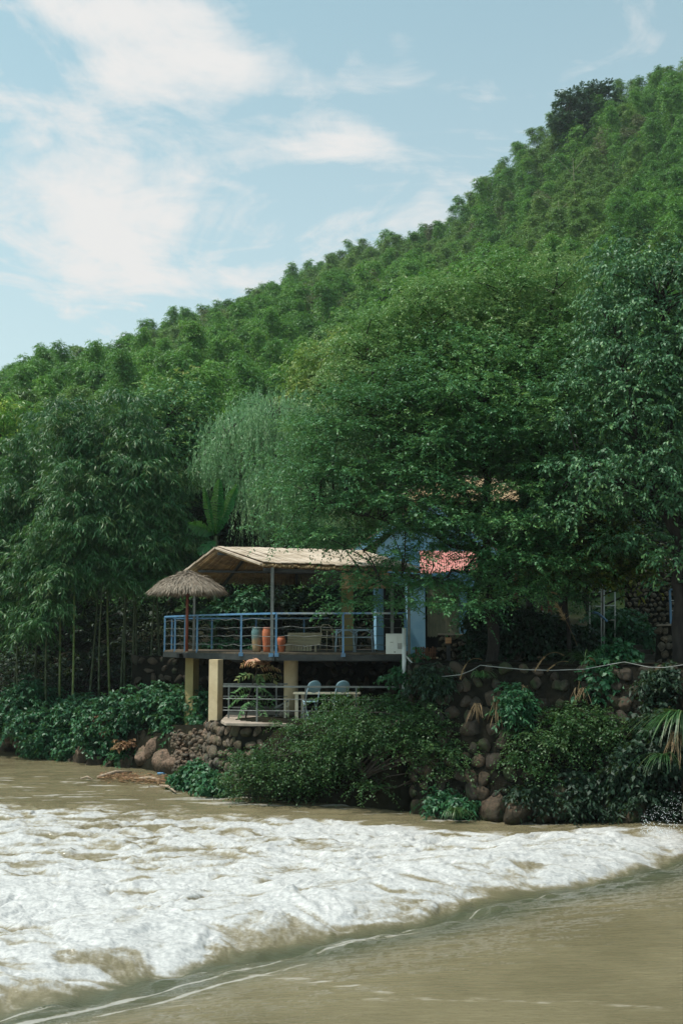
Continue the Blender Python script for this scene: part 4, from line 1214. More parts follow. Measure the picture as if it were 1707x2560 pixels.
grass_clump('fern', 'dim fern rosette among the stones of the right wall', 1270, 1830, 25.8, 50, .6, .5, (0, -.25, -.1), 'blade', 122, up=.4, cat='fern')
grass_clump('fern', 'fern hanging above the rusty boulder at the right wall foot', 1430, 1950, 25.2, 60, .7, .5, (0, -.25, -.2), 'blade', 123, up=.4, cat='fern')
shrub('broadleaf_bush', 'dark bush in the deep shade left of the climbing frame', (1400, 1640, 30.5), [(1380, 1590, 30.5, 50, 45, .5), (1440, 1600, 30.5, 40, 40, .5), (1330, 1610, 30.3, 40, 30, .4)], 'leaf_dark', .3, (.2, .3), SPR_SH, 430, 40)

for k_, (lab_, u_, v_, Y_, n_, L_) in enumerate((('loose fan of withered blades over the big stones of the right wall', 1190, 1760, 25.9, 26, .75), ('few withered blades hanging left of the narrow leafy plant', 1290, 1730, 25.9, 16, .5),
                                   ('withered blades hanging from the silver grass clump', 1450, 1720, 25.8, 26, .6), ('dry grass mixed into the long blades at the right edge', 1690, 1830, 24.1, 40, 1.1))):
    grass_clump('dry_grass', lab_, u_, v_, Y_, n_, L_, .3, (-.05, -.2, -.6), 'blade_dry', 440 + k_, up=.15, width=.02)

# ================================================================= STONE WALLS, BOULDERS
def ico(sub=2):
    t_ = (1 + 5 ** .5) / 2
    V = [(-1, t_, 0), (1, t_, 0), (-1, -t_, 0), (1, -t_, 0), (0, -1, t_), (0, 1, t_), (0, -1, -t_), (0, 1, -t_), (t_, 0, -1), (t_, 0, 1), (-t_, 0, -1), (-t_, 0, 1)]
    F = [(0, 11, 5), (0, 5, 1), (0, 1, 7), (0, 7, 10), (0, 10, 11), (1, 5, 9), (5, 11, 4), (11, 10, 2), (10, 7, 6), (7, 1, 8), (3, 9, 4), (3, 4, 2), (3, 2, 6), (3, 6, 8), (3, 8, 9), (4, 9, 5), (2, 4, 11), (6, 2, 10), (8, 6, 7), (9, 8, 1)]
    V = [np.array(v) / np.linalg.norm(v) for v in V]
    for _ in range(sub):
        cache, F2 = {}, []
        def mid(a, b):
            k = (min(a, b), max(a, b))
            if k not in cache:
                V.append(unit(V[a] + V[b]))
                cache[k] = len(V) - 1
            return cache[k]
        for a, b, c in F:
            ab, bc, ca = mid(a, b), mid(b, c), mid(c, a)
            F2 += [(a, ab, ca), (b, bc, ab), (c, ca, bc), (ab, bc, ca)]
        F = F2
    return np.array(V), F


ICO1, ICO2, ICO3 = ico(1), ico(2), ico(3)


def lumpy(rng, tpl, amt=.16, flatten=4):
    """an irregular stone: facets cut off a deformed ball"""
    V = tpl[0].copy()
    for _ in range(flatten + 5):
        n = unit(rng.normal(size=3))
        h = rng.uniform(.55, .85)
        d = V @ n
        V = V - np.outer(np.maximum(d - h, 0) * .85, n)
    ph = rng.uniform(0, 6, 3)
    V = V * (1 + amt * .5 * np.sin(V[:, [0]] * 3.1 + ph[0]) * np.sin(V[:, [1]] * 2.7 + ph[1]) + rng.normal(size=(len(V), 1)) * amt * .12)
    return V


def mat_stone(name, cols, moss=.35, bump=.5):
    m, t = new_mat(name)
    geo_ = t.n('ShaderNodeNewGeometry')
    cr = t.n('ShaderNodeValToRGB', inp={0: geo_.outputs['Random Per Island']})
    els = cr.color_ramp.elements
    while len(els) < len(cols): els.new(.5)
    for i, (e, c_) in enumerate(zip(els, cols)):
        e.position = i / (len(cols) - 1)
        e.color = (*c_, 1)
    p_ = geo_.outputs['Position']
    na = t.noise(p_, 14, 8, .65, .3).outputs[0]
    col = t.mix(t.sstep(na, .35, .7), cr.outputs[0], (.05, .04, .03))
    wet = t.n('ShaderNodeSeparateXYZ', inp={0: p_}).outputs[2]
    edge_ = t.noise(p_, 1.7, 4, .6).outputs[0]
    col = t.mix(t.math('MULTIPLY', t.sstep(t.math('ADD', wet, t.math('MULTIPLY', edge_, -.5)), -.05, .12, 1.0, 0.0), .75), col, (.022, .020, .012))   # tide line: damp, silted stone just above the water
    nm = t.noise(p_, 2.2, 6, .6, .4).outputs[0]
    col = t.mix(t.math('MULTIPLY', t.sstep(nm, .50, .66), moss), col, (.03, .055, .018))
    bp_ = t.n('ShaderNodeBump', inp={'Strength': min(1, bump * 1.8), 'Distance': .05, 'Height': t.noise(p_, 9, 10, .72, .4).outputs[0]})
    b = t.n('ShaderNodeBsdfPrincipled', inp={'Base Color': col, 'Roughness': .82, 'Specular IOR Level': .2, 'Normal': bp_.outputs[0]})
    t.n('ShaderNodeOutputMaterial', inp={'Surface': b.outputs[0]})
    return m


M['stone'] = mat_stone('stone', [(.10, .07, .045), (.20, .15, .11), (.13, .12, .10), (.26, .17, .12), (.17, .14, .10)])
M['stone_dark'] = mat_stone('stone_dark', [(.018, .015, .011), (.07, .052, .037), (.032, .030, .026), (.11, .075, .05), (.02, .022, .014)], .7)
M['stone_round'] = mat_stone('stone_round', [(.10, .08, .05), (.20, .16, .11), (.14, .13, .10), (.28, .22, .15)], .35)
M['mortar'] = mat_simple('mortar', (.008, .008, .006), (.018, .016, .011), 5, .95, .9, 25, spec=.08)


def stone_wall(name, label, bot, top, size, mat, seed, thick=.5, jitter=.3, cap=None, group=None, squash=1.0, sparse=0.0, tilt_long=1.5, capmat='concrete_old'):
    """wall face between a bottom and a top polyline, filled with irregular stones bedded in mortar"""
    rng = np.random.default_rng(seed)
    bot, top = [np.array(p, float) for p in bot], [np.array(p, float) for p in top]
    o = thing(name, label, 'wall', tuple(bot[0]), group)
    mb = MB()
    n = len(bot)
    V, F = [], []
    for i in range(n):
        a = bot[max(i - 1, 0)]
        b = bot[min(i + 1, n - 1)]
        d = unit(b - a)
        back = np.array([-d[1], d[0], 0])
        if back[1] < 0: back = -back
        V += [bot[i], top[i], top[i] + back * thick, bot[i] + back * (thick + .2)]
    for i in range(n - 1):
        k, q = 4 * i, 4 * (i + 1)
        for j in range(4):
            F.append((k + j, q + j, q + (j + 1) % 4, k + (j + 1) % 4))
    F += [(0, 1, 2, 3), (4 * n - 1, 4 * n - 2, 4 * n - 3, 4 * n - 4)]
    MB().add(V, F).obj('core', M['mortar'], o)
    st = MB()
    for i in range(n - 1):
        L = np.linalg.norm(bot[i + 1] - bot[i])
        H = np.linalg.norm(top[i] - bot[i])
        nu, nv = max(1, round(L / size)), max(1, round(H / (size * squash)))
        d = unit(bot[i + 1] - bot[i])
        upv = unit(top[i] - bot[i])
        nrm = np.cross(d, upv)
        if nrm[1] > 0: nrm = -nrm
        for r in range(nv):
            for c in range(nu):
                if rng.random() < sparse: continue
                s = np.clip((c + .5 + (.5 if r % 2 else 0) + rng.uniform(-jitter, jitter)) / nu, .02, .98)
                h = (r + .5 + rng.uniform(-jitter, jitter) * .6) / nv
                p = (bot[i] * (1 - s) + bot[i + 1] * s) * (1 - h) + (top[i] * (1 - s) + top[i + 1] * s) * h
                k = size * rng.uniform(.42, .66)
                ang = rng.uniform(-.9, .9) + (1.2 if rng.random() < .5 else 0)
                e1 = d * math.cos(ang) + upv * math.sin(ang)
                e2 = -d * math.sin(ang) + upv * math.cos(ang)
                v = lumpy(rng, ICO2, .15)
                a1, a2 = k * rng.uniform(.75, 1.05), k * rng.uniform(.75, 1.05) * squash / tilt_long * 1.15
                a1 *= tilt_long / 1.25
                v = p + np.outer(v[:, 0] * a1, e1) + np.outer(v[:, 1] * a2, e2) + np.outer(v[:, 2] * k * .55, nrm) + nrm * k * .05
                st.add(v, ICO2[1])
    st.obj('stonework', M[mat], o, smooth=True)
    if cap:
        c = MB()
        V, F = [], []
        cw, ch, over = cap
        for i in range(n):
            a, b = bot[max(i - 1, 0)], bot[min(i + 1, n - 1)]
            d = unit(b - a)
            back = np.array([-d[1], d[0], 0])
            if back[1] < 0: back = -back
            z = np.array([0, 0, ch])
            V += [top[i] - back * over, top[i] - back * over + z, top[i] + back * cw + z, top[i] + back * cw]
        for i in range(n - 1):
            k, q = 4 * i, 4 * (i + 1)
            for j in range(4):
                F.append((k + j, q + j, q + (j + 1) % 4, k + (j + 1) % 4))
        F += [(0, 1, 2, 3), (4 * n - 1, 4 * n - 2, 4 * n - 3, 4 * n - 4)]
        c.add(V, F).obj('coping', M[capmat], o, bevel=.02)
    return o


M['concrete_old'] = mat_simple('concrete_old', (.30, .24, .19), (.42, .34, .28), 3.5, .85, .5, 22, dirt=(.14, .12, .09))
M['concrete_dark'] = mat_simple('concrete_dark', (.05, .045, .035), (.10, .09, .07), 3.0, .9, .6, 22, dirt=(.03, .035, .02))
M['render_yellow'] = mat_simple('render_yellow', (.58, .45, .27), (.66, .53, .34), 2.2, .85, .35, 60, dirt=(.36, .27, .15))
M['render_olive'] = mat_simple('render_olive', (.30, .25, .11), (.36, .29, .13), 2.2, .85, .35, 60)
M['steel_dark'] = mat_simple('steel_dark', (.012, .016, .017), (.03, .034, .034), 4, .55, .15)
M['steel_grey'] = mat_simple('steel_grey', (.11, .125, .12), (.18, .19, .18), 5, .5, .1)
M['steel_rail'] = mat_simple('steel_rail', (.10, .11, .11), (.20, .21, .20), 8, .4, .1, metal=.3)
M['paint_blue'] = mat_simple('paint_blue', (.075, .20, .37), (.12, .27, .44), 5, .45, .1, dirt=(.10, .17, .26))
M['paint_blue_worn'] = mat_simple('paint_blue_worn', (.10, .25, .50), (.42, .46, .47), 1.6, .5, .1, lo=.42, hi=.6)
M['paint_red'] = mat_simple('paint_red', (.17, .035, .018), (.24, .06, .03), 4, .55, .2)
M['wood_deck'] = mat_simple('wood_deck', (.06, .05, .035), (.12, .09, .06), 3, .8, .4, stretch=(1, 6, 1))
M['bamboo_pole'] = mat_simple('bamboo_pole', (.40, .29, .16), (.60, .46, .29), 2.2, .6, .2, stretch=(1, 1, 1), dirt=(.22, .14, .07))
M['bamboo_under'] = mat_simple('bamboo_under', (.22, .14, .065), (.40, .28, .15), 2.4, .65, .2, dirt=(.11, .065, .03))
M['bamboo_sheet'] = mat_simple('bamboo_sheet', (.38, .30, .22), (.58, .48, .39), 2.0, .7, .2, dirt=(.34, .25, .17))
M['thatch'] = mat_leaf('thatch', [(0, (.11, .085, .06)), (.5, (.24, .19, .145)), (1, (.42, .36, .29))], .85, .1)
M['terracotta'] = mat_simple('terracotta', (.42, .11, .045), (.50, .16, .07), 4, .6, .2, dirt=(.34, .12, .06))
M['wood_pale'] = mat_simple('wood_pale', (.36, .31, .20), (.46, .40, .27), 3, .7, .2, stretch=(.3, 1, 4))
M['cream'] = mat_simple('cream', (.55, .49, .36), (.64, .58, .45), 3, .6, .15)
M['chair_blue'] = mat_simple('chair_blue', (.20, .34, .40), (.28, .42, .47), 3, .45, .1)
M['tube_blue'] = mat_simple('tube_blue', (.28, .40, .48), (.40, .50, .56), 5, .4, .1)
M['white_box'] = mat_simple('white_box', (.56, .58, .55), (.64, .66, .62), 2.5, .5, .1, dirt=(.40, .42, .38))
M['pvc'] = mat_simple('pvc', (.50, .53, .51), (.60, .62, .60), 3, .45, .05, dirt=(.33, .36, .33))
M['pipe_grey'] = mat_simple('pipe_grey', (.22, .23, .22), (.34, .35, .34), 3, .6, .05, dirt=(.10, .11, .09))
M['wall_blue'] = mat_simple('wall_blue', (.22, .46, .66), (.30, .54, .72), 2.4, .7, .2, 30, dirt=(.15, .34, .50))
M['shingle'] = mat_simple('shingle', (.22, .12, .07), (.34, .19, .12), 6, .85, .5, 30, stretch=(1, 1, 3), dirt=(.13, .07, .04))
M['awning'] = mat_simple('awning', (.55, .22, .20), (.66, .32, .29), 2.5, .7, .2, dirt=(.40, .15, .14))
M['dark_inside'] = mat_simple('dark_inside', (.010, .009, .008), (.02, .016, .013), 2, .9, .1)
M['wood_red'] = mat_simple('wood_red', (.14, .06, .03), (.24, .11, .06), 5, .8, .3, stretch=(4, 1, .5))
M['reed'] = mat_simple('reed', (.20, .20, .13), (.32, .31, .21), 7, .8, .3, stretch=(6, 1, .4))
M['lamp_glow'] = mat_simple('lamp_glow', (.72, .36, .16), (.80, .45, .22), 3, .5, .1)
M['driftwood'] = mat_simple('driftwood', (.26, .19, .13), (.42, .33, .25), 4, .85, .5, stretch=(1, 4, 1))

# terrace wall: curved corner at the left, running right behind the shrubs
tb_, tt_ = [], []
for (u, vt, Y, off) in ((515, 1806, 32.2, .15), (545, 1806, 30.2, .30), (600, 1806, 29.45, .45), (700, 1806, 29.3, .5), (850, 1808, 29.1, .5), (1015, 1808, 28.9, .5)):
    p = P(u, vt, Y)
    tt_.append((p.x, p.y, 1.80))
    tb_.append((p.x - (.25 if u < 560 else .05), p.y - off, -.35))
stone_wall('terrace_stone_wall', 'rough stone retaining wall under the lower terrace at the river', tb_, tt_, .27, 'stone', 201, .6, squash=1.15)
# terrace slab
sl = thing('terrace_slab', 'pinkish concrete slab of the lower terrace on top of the stone wall', 'terrace', (P(560, 1800, 29.6).x, 29.6, 1.80))
poly = [(P(553, 1800, 30.2).x, 30.15), (P(565, 1800, 29.4).x, 29.32), (P(610, 1800, 29.2).x, 29.18), (P(1012, 1800, 28.9).x, 28.75), (P(1012, 1800, 28.9).x, 36), (P(553, 1800, 30.2).x - .2, 36)]
MB().prism(poly, 1.815, 1.90).obj('paving', M['concrete_old'], sl, bevel=.015)

# long dark retaining wall on the right
xr = [1.75, 2.6, 3.6, 4.8, 6.0, 7.4, 8.6, 10.5]
top_l, bot_l = [], []
for x in xr:
    sy = float(shore_y(x))
    ty = sy + 1.2
    top_l.append((x, ty, 3.50 + .05 * math.sin(x * 2)))
    bot_l.append((x, sy - .15, -.6))
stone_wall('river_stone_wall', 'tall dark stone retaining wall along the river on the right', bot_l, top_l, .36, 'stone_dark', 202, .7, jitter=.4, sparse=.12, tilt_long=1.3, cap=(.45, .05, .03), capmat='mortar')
# closing return between the terrace and the long wall
stone_wall('return_stone_wall', 'dark return wall closing the right end of the lower terrace', [(1.72, 28.6, -.3), (1.76, 26.2, -.5)], [(1.72, 29.2, 3.45), (1.76, 27.4, 3.48)], .34, 'stone_dark', 203, .4)
# concrete abutment of the weir
ab = P(1700, 2060, 21.6)
o = thing('weir_abutment', 'weathered grey concrete pier at the right edge where the water splashes', 'pier', (ab.x, ab.y, 0))
V_, F_ = ICO3
V_ = np.sign(V_) * np.abs(V_) ** .55
V_ = V_ * (1 + .22 * (fbm(V_[:, 0] * 2 + V_[:, 2] * 3, V_[:, 1] * 3 + 7, 5, 4)[:, None] - .5) * 2)
MB().add(V_ * np.array([.50, .75, 1.35]) + np.array([ab.x + .88, ab.y + .5, .25]), F_).obj('block', M['concrete_dark'], o, smooth=True)

# bank boulders
rngb = np.random.default_rng(210)
BO = [(30, 1850, 40.5, .8, .5), (70, 1862, 39.6, .55, .42), (5, 1840, 41, .6, .4), (62, 1835, 40.2, .4, .3), (100, 1868, 39, .4, .3), (212, 1895, 37, .42, .62), (240, 1912, 36.4, .35, .3), (225, 1862, 37.2, .3, .4), (180, 1905, 37.3, .3, .22),
      (448, 1858, 34.2, .26, .26), (462, 1872, 33.9, .34, .33), (475, 1902, 33, .5, .34), (505, 1900, 32, .45, .5), (490, 1868, 33, .3, .28), (520, 1865, 32, .35, .3), (448, 1915, 33.3, .6, .4), (530, 1930, 31, .35, .3), (505, 1935, 31.4, .34, .25), (478, 1932, 32.4, .42, .25), (420, 1905, 34.4, .6, .42), (400, 1880, 35, .5, .5), (370, 1890, 35.4, .5, .45), (330, 1905, 35.8, .45, .4), (290, 1915, 36, .4, .35), (140, 1885, 38, .4, .3),
      (1240, 2020, 25.6, .5, .4), (1300, 2028, 25.3, .55, .3), (1345, 2015, 25.4, .6, .45), (1400, 2010, 25.4, .7, .55), (1205, 2005, 25.9, .4, .4), (1520, 2010, 25.2, .5, .4), (1580, 2030, 24.6, .5, .4), (1310, 1980, 25.8, .25, .2)]
blab = ['largest brown boulder at the far left waterline', 'boulder second from the left at the far left waterline', 'boulder cut by the left picture edge', 'small stone on top of the left edge boulders', 'low stone right of the left edge boulders',
        'upright reddish boulder between the two left bushes', 'squat stone right of the upright reddish boulder', 'stone above the upright reddish boulder', 'small stone left of the upright reddish boulder',
        'small round stone high on the slope by the front pillar', 'round stone just below the small one high on the slope', 'long boulder lying low left of the terrace corner', 'large slanting boulder beside the terrace corner',
        'round stone in the middle of the slope left of the terrace corner', 'stone at the top right of the slope under the front pillar', 'wide dark boulder at the back of the small cove', 'rounded stone at the foot of the terrace corner', 'stone between grass tuft and slope boulders',
        'flat round stone at the cove waterline', 'big shaded boulder under the large left bush', 'shaded boulder in the middle below the large left bush', 'shaded boulder left of the middle below the large left bush', 'dim stone under the left part of the large bush', 'dim stone at the waterline left of the driftwood', 'stone half hidden below the second left bush',
        'mossy stone at the foot of the right wall', 'flat wet stone at the foot of the right wall', 'dark stone rising from the foam by the right wall', 'largest rusty brown boulder at the foot of the right wall', 'stone beside the waterside grass under the right wall',
        'dark boulder right of the hollow under the right wall', 'wet boulder near the splash at the right', 'pale angular stone resting above the flat wet stones']
for (u, v, Y, rx, rz), lab in zip(BO, blab):
    p = P(u, v, Y)
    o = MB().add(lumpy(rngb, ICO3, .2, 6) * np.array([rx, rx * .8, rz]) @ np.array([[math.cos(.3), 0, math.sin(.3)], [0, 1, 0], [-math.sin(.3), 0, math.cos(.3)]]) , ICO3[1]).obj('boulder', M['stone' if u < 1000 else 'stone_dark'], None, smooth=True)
    o.location = p
    o.rotation_euler = (0, 0, rngb.uniform(0, 3))
    tag(o, lab, 'boulder', 'boulders along the bank')
# rubble slope between the bushes and the terrace corner
mb = MB()
rr = np.random.default_rng(211)
for _ in range(420):
    u, v = rr.uniform(430, 565), rr.uniform(1825, 1950)
    Y = 33.6 - (u - 430) / 135 * 3.2 - (v - 1825) / 125 * 1.0 + rr.uniform(-.1, .1)
    p = np.array(P(u, v, Y + .2))
    k = rr.uniform(.03, .13)
    mb.add(lumpy(rr, ICO1, .2, 3) * np.array([k, k, k * .7]) + p, ICO1[1])
tag(mb.obj('rubble', M['stone'], None, smooth=True), 'loose reddish rubble on the slope left of the terrace wall', 'rubble', kind='stuff')
# earth slope that carries the rubble
V, F = [], []
for j in range(9):
    for i in range(13):
        u, v = 405 + i * 14.5, 1812 + j * 20
        Y = 34.4 - (u - 430) / 135 * 3.2 - (v - 1825) / 125 * 1.0
        p = P(u, v, Y + .35 + .12 * math.sin(i * 1.7 + j))
        V.append(tuple(p))
for j in range(8):
    for i in range(12):
        k = j * 13 + i
        F.append((k, k + 13, k + 14, k + 1))
tag(MB().add(V, F).obj('ground', M['soil'], None, smooth=True), kind='structure')

# driftwood and litter at the cove
mb = MB()
Q, tq = [], []
for _ in range(900):
    u = rr.uniform(255, 480)
    v = 1932 + rr.normal() * 5 + (u - 255) * .055
    p = P(u, v, (CAM_Z - .05) * F_PX / (v - HOR))
    p.z = .03 + rr.random() * .08
    a = rr.uniform(0, 3.14)
    L = rr.uniform(.05, .28)
    d = np.array([math.cos(a), math.sin(a) * .6, rr.normal() * .15])
    Q.append(leaf_verts(np.array(p)[None], d[None], np.array([[0, -.3, 1.0]]), L, rr.uniform(.02, .06)))
    tq.append(rr.random())
V = np.concatenate(Q)
o = quad_mesh('litter', V, len(V) // 4, M['leaf_dry'], None, tint=tq)
tag(o, 'raft of brown leaves and sticks drifting at the cove', 'litter', kind='stuff')
for k, (u0, v0, u1, v1, r, lab) in enumerate(((245, 1938, 330, 1926, .07, 'pale driftwood log at the left end of the litter raft'), (202, 1942, 232, 1943, .035, 'short pale stick floating left of the litter raft'), (335, 1942, 415, 1948, .05, 'long driftwood branch along the front of the litter raft'),
                                              (400, 1958, 440, 1975, .04, 'pale stick at the right end of the litter raft'))):
    a, b = [P(u, v, CAM_Z * F_PX / (v - HOR)) for u, v in ((u0, v0), (u1, v1))]
    a.z = b.z = .06
    mid = (a + b) / 2 + Vector((0, .1, .05))
    tag(MB().tube([a, mid, b], [r * .6, r, r * .5], 7).obj('driftwood', M['driftwood'], None, smooth=True), lab, 'driftwood', 'driftwood at the cove')
p = P(405, 1929, CAM_Z * F_PX / 341)
p.z = .08
bo = thing('bottle', 'small blue plastic bottle lying in the litter raft', 'bottle', p)
pr = MB().lathe([(.0, -.13), (.035, -.13), (.038, -.05), (.038, .05), (.015, .09), (.015, .12)], (0, 0, 0), 12)
pr.V[0] = np.stack([pr.V[0][:, 2], pr.V[0][:, 1], pr.V[0][:, 0]], 1) + np.array(p)
pr.obj('body', M['paint_blue'], bo, smooth=True)
pr = MB().lathe([(.018, .12), (.018, .145)], (0, 0, 0), 12)
pr.V[0] = np.stack([pr.V[0][:, 2], pr.V[0][:, 1], pr.V[0][:, 0]], 1) + np.array(p)
pr.obj('cap', M['pvc'], bo)

# ================================================================= DECK
DZ = 3.74                                             # deck floor level


def X(u, Y):
    return (u - 853.5) / F_PX * Y * (1 / (CP - 0))       # sideways metres, close to the horizon


def D2(u, Y):
    p = P(u, 1590, Y)
    return (p.x, p.y)


fr = [D2(412, 35.5), D2(493, 33.0), D2(603, 31.1), D2(690, 30.1), D2(1018, 30.0)]
deck_poly = fr + [D2(1018, 38.2), D2(436, 38.2)]
deck = thing('deck', 'raised deck on yellow pillars with a dark steel edge beam', 'deck', (fr[3][0], fr[3][1], DZ))
MB().prism([(p[0], p[1]) for p in deck_poly], DZ - .05, DZ).obj('floor', M['wood_deck'], deck)
bm_ = MB()
for a, b in zip(fr[:-1], fr[1:]):
    bm_.bar((a[0], a[1], DZ - .135), (b[0], b[1], DZ - .135), .09, .16)
for k in range(7):
    x0 = -5.0 + k * 1.1
    bm_.bar((x0, 31.4 if x0 > -2.4 else 33.4, DZ - .14), (x0, 38, DZ - .14), .08, .13)
bm_.bar((-3.2, 31.9, DZ - .24), (1.8, 31.9, DZ - .24), .12, .1)
bm_.obj('edge_beam', M['steel_dark'], deck)
bk = MB()
for (u, Y) in ((603, 31.0), (678, 30.1), (692, 30.05), (858, 29.95)):
    x, y = D2(u, Y)
    bk.box((x, y, DZ - .06), (.12, .09, .10))
bk.obj('bracket', M['paint_blue'], deck)
# pillars
pz = lambda v, Y: P(853, v, Y).z
x, y = D2(541.5, 31.6)
MB().box((x, y, (DZ - .215 + 1.55) / 2), (.30, .30, DZ - .215 - 1.55), rz=-.42).obj('pillar', M['render_yellow'], deck, bevel=.012)
x, y = D2(482, 35.2)
MB().box((x, y, (DZ - .215 + .9) / 2), (.32, .32, DZ - .215 - .9), rz=-.5).obj('pillar', M['render_olive'], deck, bevel=.012)
x, y = D2(728, 31.5)
MB().lathe([(.205, 1.9), (.205, DZ - .215)], (x, y, 0), 28).obj('pillar', M['render_yellow'], deck, smooth=False)
MB().add(lumpy(rr, ICO2, .15) * np.array([.33, .3, .13]) + np.array([x, y, 1.98]), ICO2[1]).obj('pillar_footing', M['concrete_old'], deck, smooth=True)
# retaining face behind the deck pillars
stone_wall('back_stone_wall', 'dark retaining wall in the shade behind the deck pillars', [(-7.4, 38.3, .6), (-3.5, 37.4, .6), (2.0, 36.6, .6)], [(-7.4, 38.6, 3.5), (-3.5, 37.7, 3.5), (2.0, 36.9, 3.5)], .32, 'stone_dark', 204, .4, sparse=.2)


def railing(name, label, pts, posts, z0, h, bars, pmat, tmat, bmat, wavy=True, pr=.032, tr=.026, br=.009, group=None, seed=0, top_split=None):
    """pts plan polyline; posts plan points; bars heights above z0"""
    rng = np.random.default_rng(seed)
    o = thing(name, label, 'railing', (pts[0][0], pts[0][1], z0), group)
    for (x, y) in posts:
        MB().bar((x, y, z0 - .05), (x, y, z0 + h), pr * 1.7, pr * 1.7).obj('post', M[pmat], o)
    for i, (a, b) in enumerate(zip(pts[:-1], pts[1:])):
        m_ = tmat if not (top_split and i >= top_split[0]) else top_split[1]
        MB().bar((a[0], a[1], z0 + h + tr), (b[0], b[1], z0 + h + tr), tr * 2, tr * 2).obj('handrail', M[m_], o)
    for bz in bars:
        q = []
        for a, b in zip(pts[:-1], pts[1:]):
            L = math.hypot(b[0] - a[0], b[1] - a[1])
            n = max(2, int(L / .38)) if wavy else 1
            for k in range(n):
                s = k / n
                q.append((a[0] + (b[0] - a[0]) * s, a[1] + (b[1] - a[1]) * s, z0 + bz + ((.018 if k % 2 else -.018) + rng.uniform(-.012, .012)) * wavy))
        q.append((pts[-1][0], pts[-1][1], z0 + bz))
        MB().tube(q, br, 6).obj('bar', M[bmat], o)
    return o


in_ = lambda p: (p[0], p[1] + .03)
frp = [in_(p) for p in fr]
posts = [frp[0], D2(438, 34.7), D2(463, 33.95), frp[1], frp[2], D2(690.5, 30.12), D2(857.5, 30.03), D2(1012, 30.03)]
railing('deck_railing', 'blue metal railing with wavy wires along the front of the deck', frp, posts, DZ, 1.06, (.20, .46, .70, .93), 'paint_blue', 'paint_blue', 'steel_rail', top_split=(3, 'paint_blue_worn'))
bp_ = [frp[0], D2(430, 37.6), D2(530, 37.6), D2(660, 37.4), D2(820, 37.2)]
railing('back_railing', 'blue railing along the back of the deck seen through the front one', bp_, [D2(430, 37.6), D2(530, 37.6), D2(640, 37.4), D2(760, 37.3)], DZ, 1.04, (.2, .46, .7), 'paint_blue', 'paint_blue', 'steel_rail')
# lower terrace railings
TZ = 1.90
lf = [D2(560, 29.75), D2(644, 29.5), D2(765, 29.35), D2(1008, 29.2)]
railing('terrace_railing', 'grey steel railing along the river edge of the lower terrace', lf, [D2(644, 29.5), D2(765, 29.35), D2(890, 29.28), D2(1005, 29.2)], TZ, .92, (.30, .61), 'steel_grey', 'steel_grey', 'steel_rail', False, .026, .024, .013)
lb = [D2(560, 30.9), D2(692, 30.9), D2(720, 30.9)]
railing('inner_terrace_railing', 'grey steel railing running behind the front one on the terrace', lb, [D2(574, 30.9), D2(692, 30.9)], TZ, .93, (.30, .61), 'steel_grey', 'steel_grey', 'steel_rail', False, .026, .02, .011)

# ---- bamboo roof over the deck
rd = np.array([.909, -.416])
rn = np.array([-.416, .909])
R0 = P(545, 1375, 33.4)
R1 = P(905, 1386, 31.7)
B0 = Vector((R0.x + rn[0] * 4.9, R0.y + rn[1] * 4.9, 6.05))
B1 = P(1000, 1462, 37)
F0 = P(657, 1413, 30.2)
F1 = P(1052, 1429, 29.3)
roof = thing('bamboo_canopy', 'pale bamboo pole roof with a low ridge over the raised deck', 'canopy', (F0.x, F0.y, DZ))


def pole_panel(A0, A1, C0, C1, npole, r, name, mat, jit=.02, seed=0, over=.1):
    """poles laid side by side from line A (A0-A1) to line C (C0-C1)"""
    g = np.random.default_rng(seed)
    mb_ = MB()
    for i in range(npole):
        s = (i + .5) / npole
        a = A0 + (A1 - A0) * s
        c = C0 + (C1 - C0) * s
        d = (c - a).normalized()
        c = c + d * (over * g.uniform(-.3, 1.6))
        off = Vector((0, 0, g.uniform(-jit, jit)))
        m_ = (a + c) / 2 + off + Vector((0, 0, -.03))
        rr_ = r * g.uniform(.8, 1.15)
        mb_.tube([a + off, m_, c + off], [rr_, rr_ * .97, rr_ * .85], 6)
    return mb_.obj(name, M[mat], roof, smooth=True)


pole_panel(R0, R1, B0, B1, 104, .040, 'back_slope', 'bamboo_under', seed=1)
pole_panel(R0, R1, F0, F1, 84, .040, 'front_slope', 'bamboo_under', seed=2, over=.05)
# split-bamboo sheets laid over the poles
for nm, (a, b, c, d), nn in (('front_cover', (R0, R1, F1, F0), 26), ('back_cover', (R0, R1, B1, B0), 30)):
    mb_ = MB()
    g = np.random.default_rng(5)
    for i in range(nn):
        s0, s1 = i / nn, (i + .93) / nn
        lift = Vector((0, 0, .085 + g.uniform(0, .025)))
        p0, p1 = a + (b - a) * s0, a + (b - a) * s1
        q1, q0 = d + (c - d) * s1, d + (c - d) * s0
        ext = (q0 - p0).normalized() * g.uniform(.0, .1)
        mid0, mid1 = (p0 + q0) / 2 + Vector((0, 0, g.uniform(-.02, .02))), (p1 + q1) / 2 + Vector((0, 0, g.uniform(-.02, .02)))
        up = Vector((0, 0, .02))
        V = [p0 + lift, p1 + lift, mid1 + lift, mid0 + lift, q1 + ext + lift, q0 + ext + lift]
        V += [v + up for v in V]
        mb_.add([tuple(v) for v in V], [(6, 7, 8, 9), (9, 8, 10, 11), (3, 2, 1, 0), (5, 4, 2, 3), (0, 1, 7, 6), (4, 5, 11, 10), (1, 2, 8, 7), (2, 4, 10, 8), (3, 0, 6, 9), (5, 3, 9, 11)])
    mb_.obj(nm, M['bamboo_sheet'], roof)
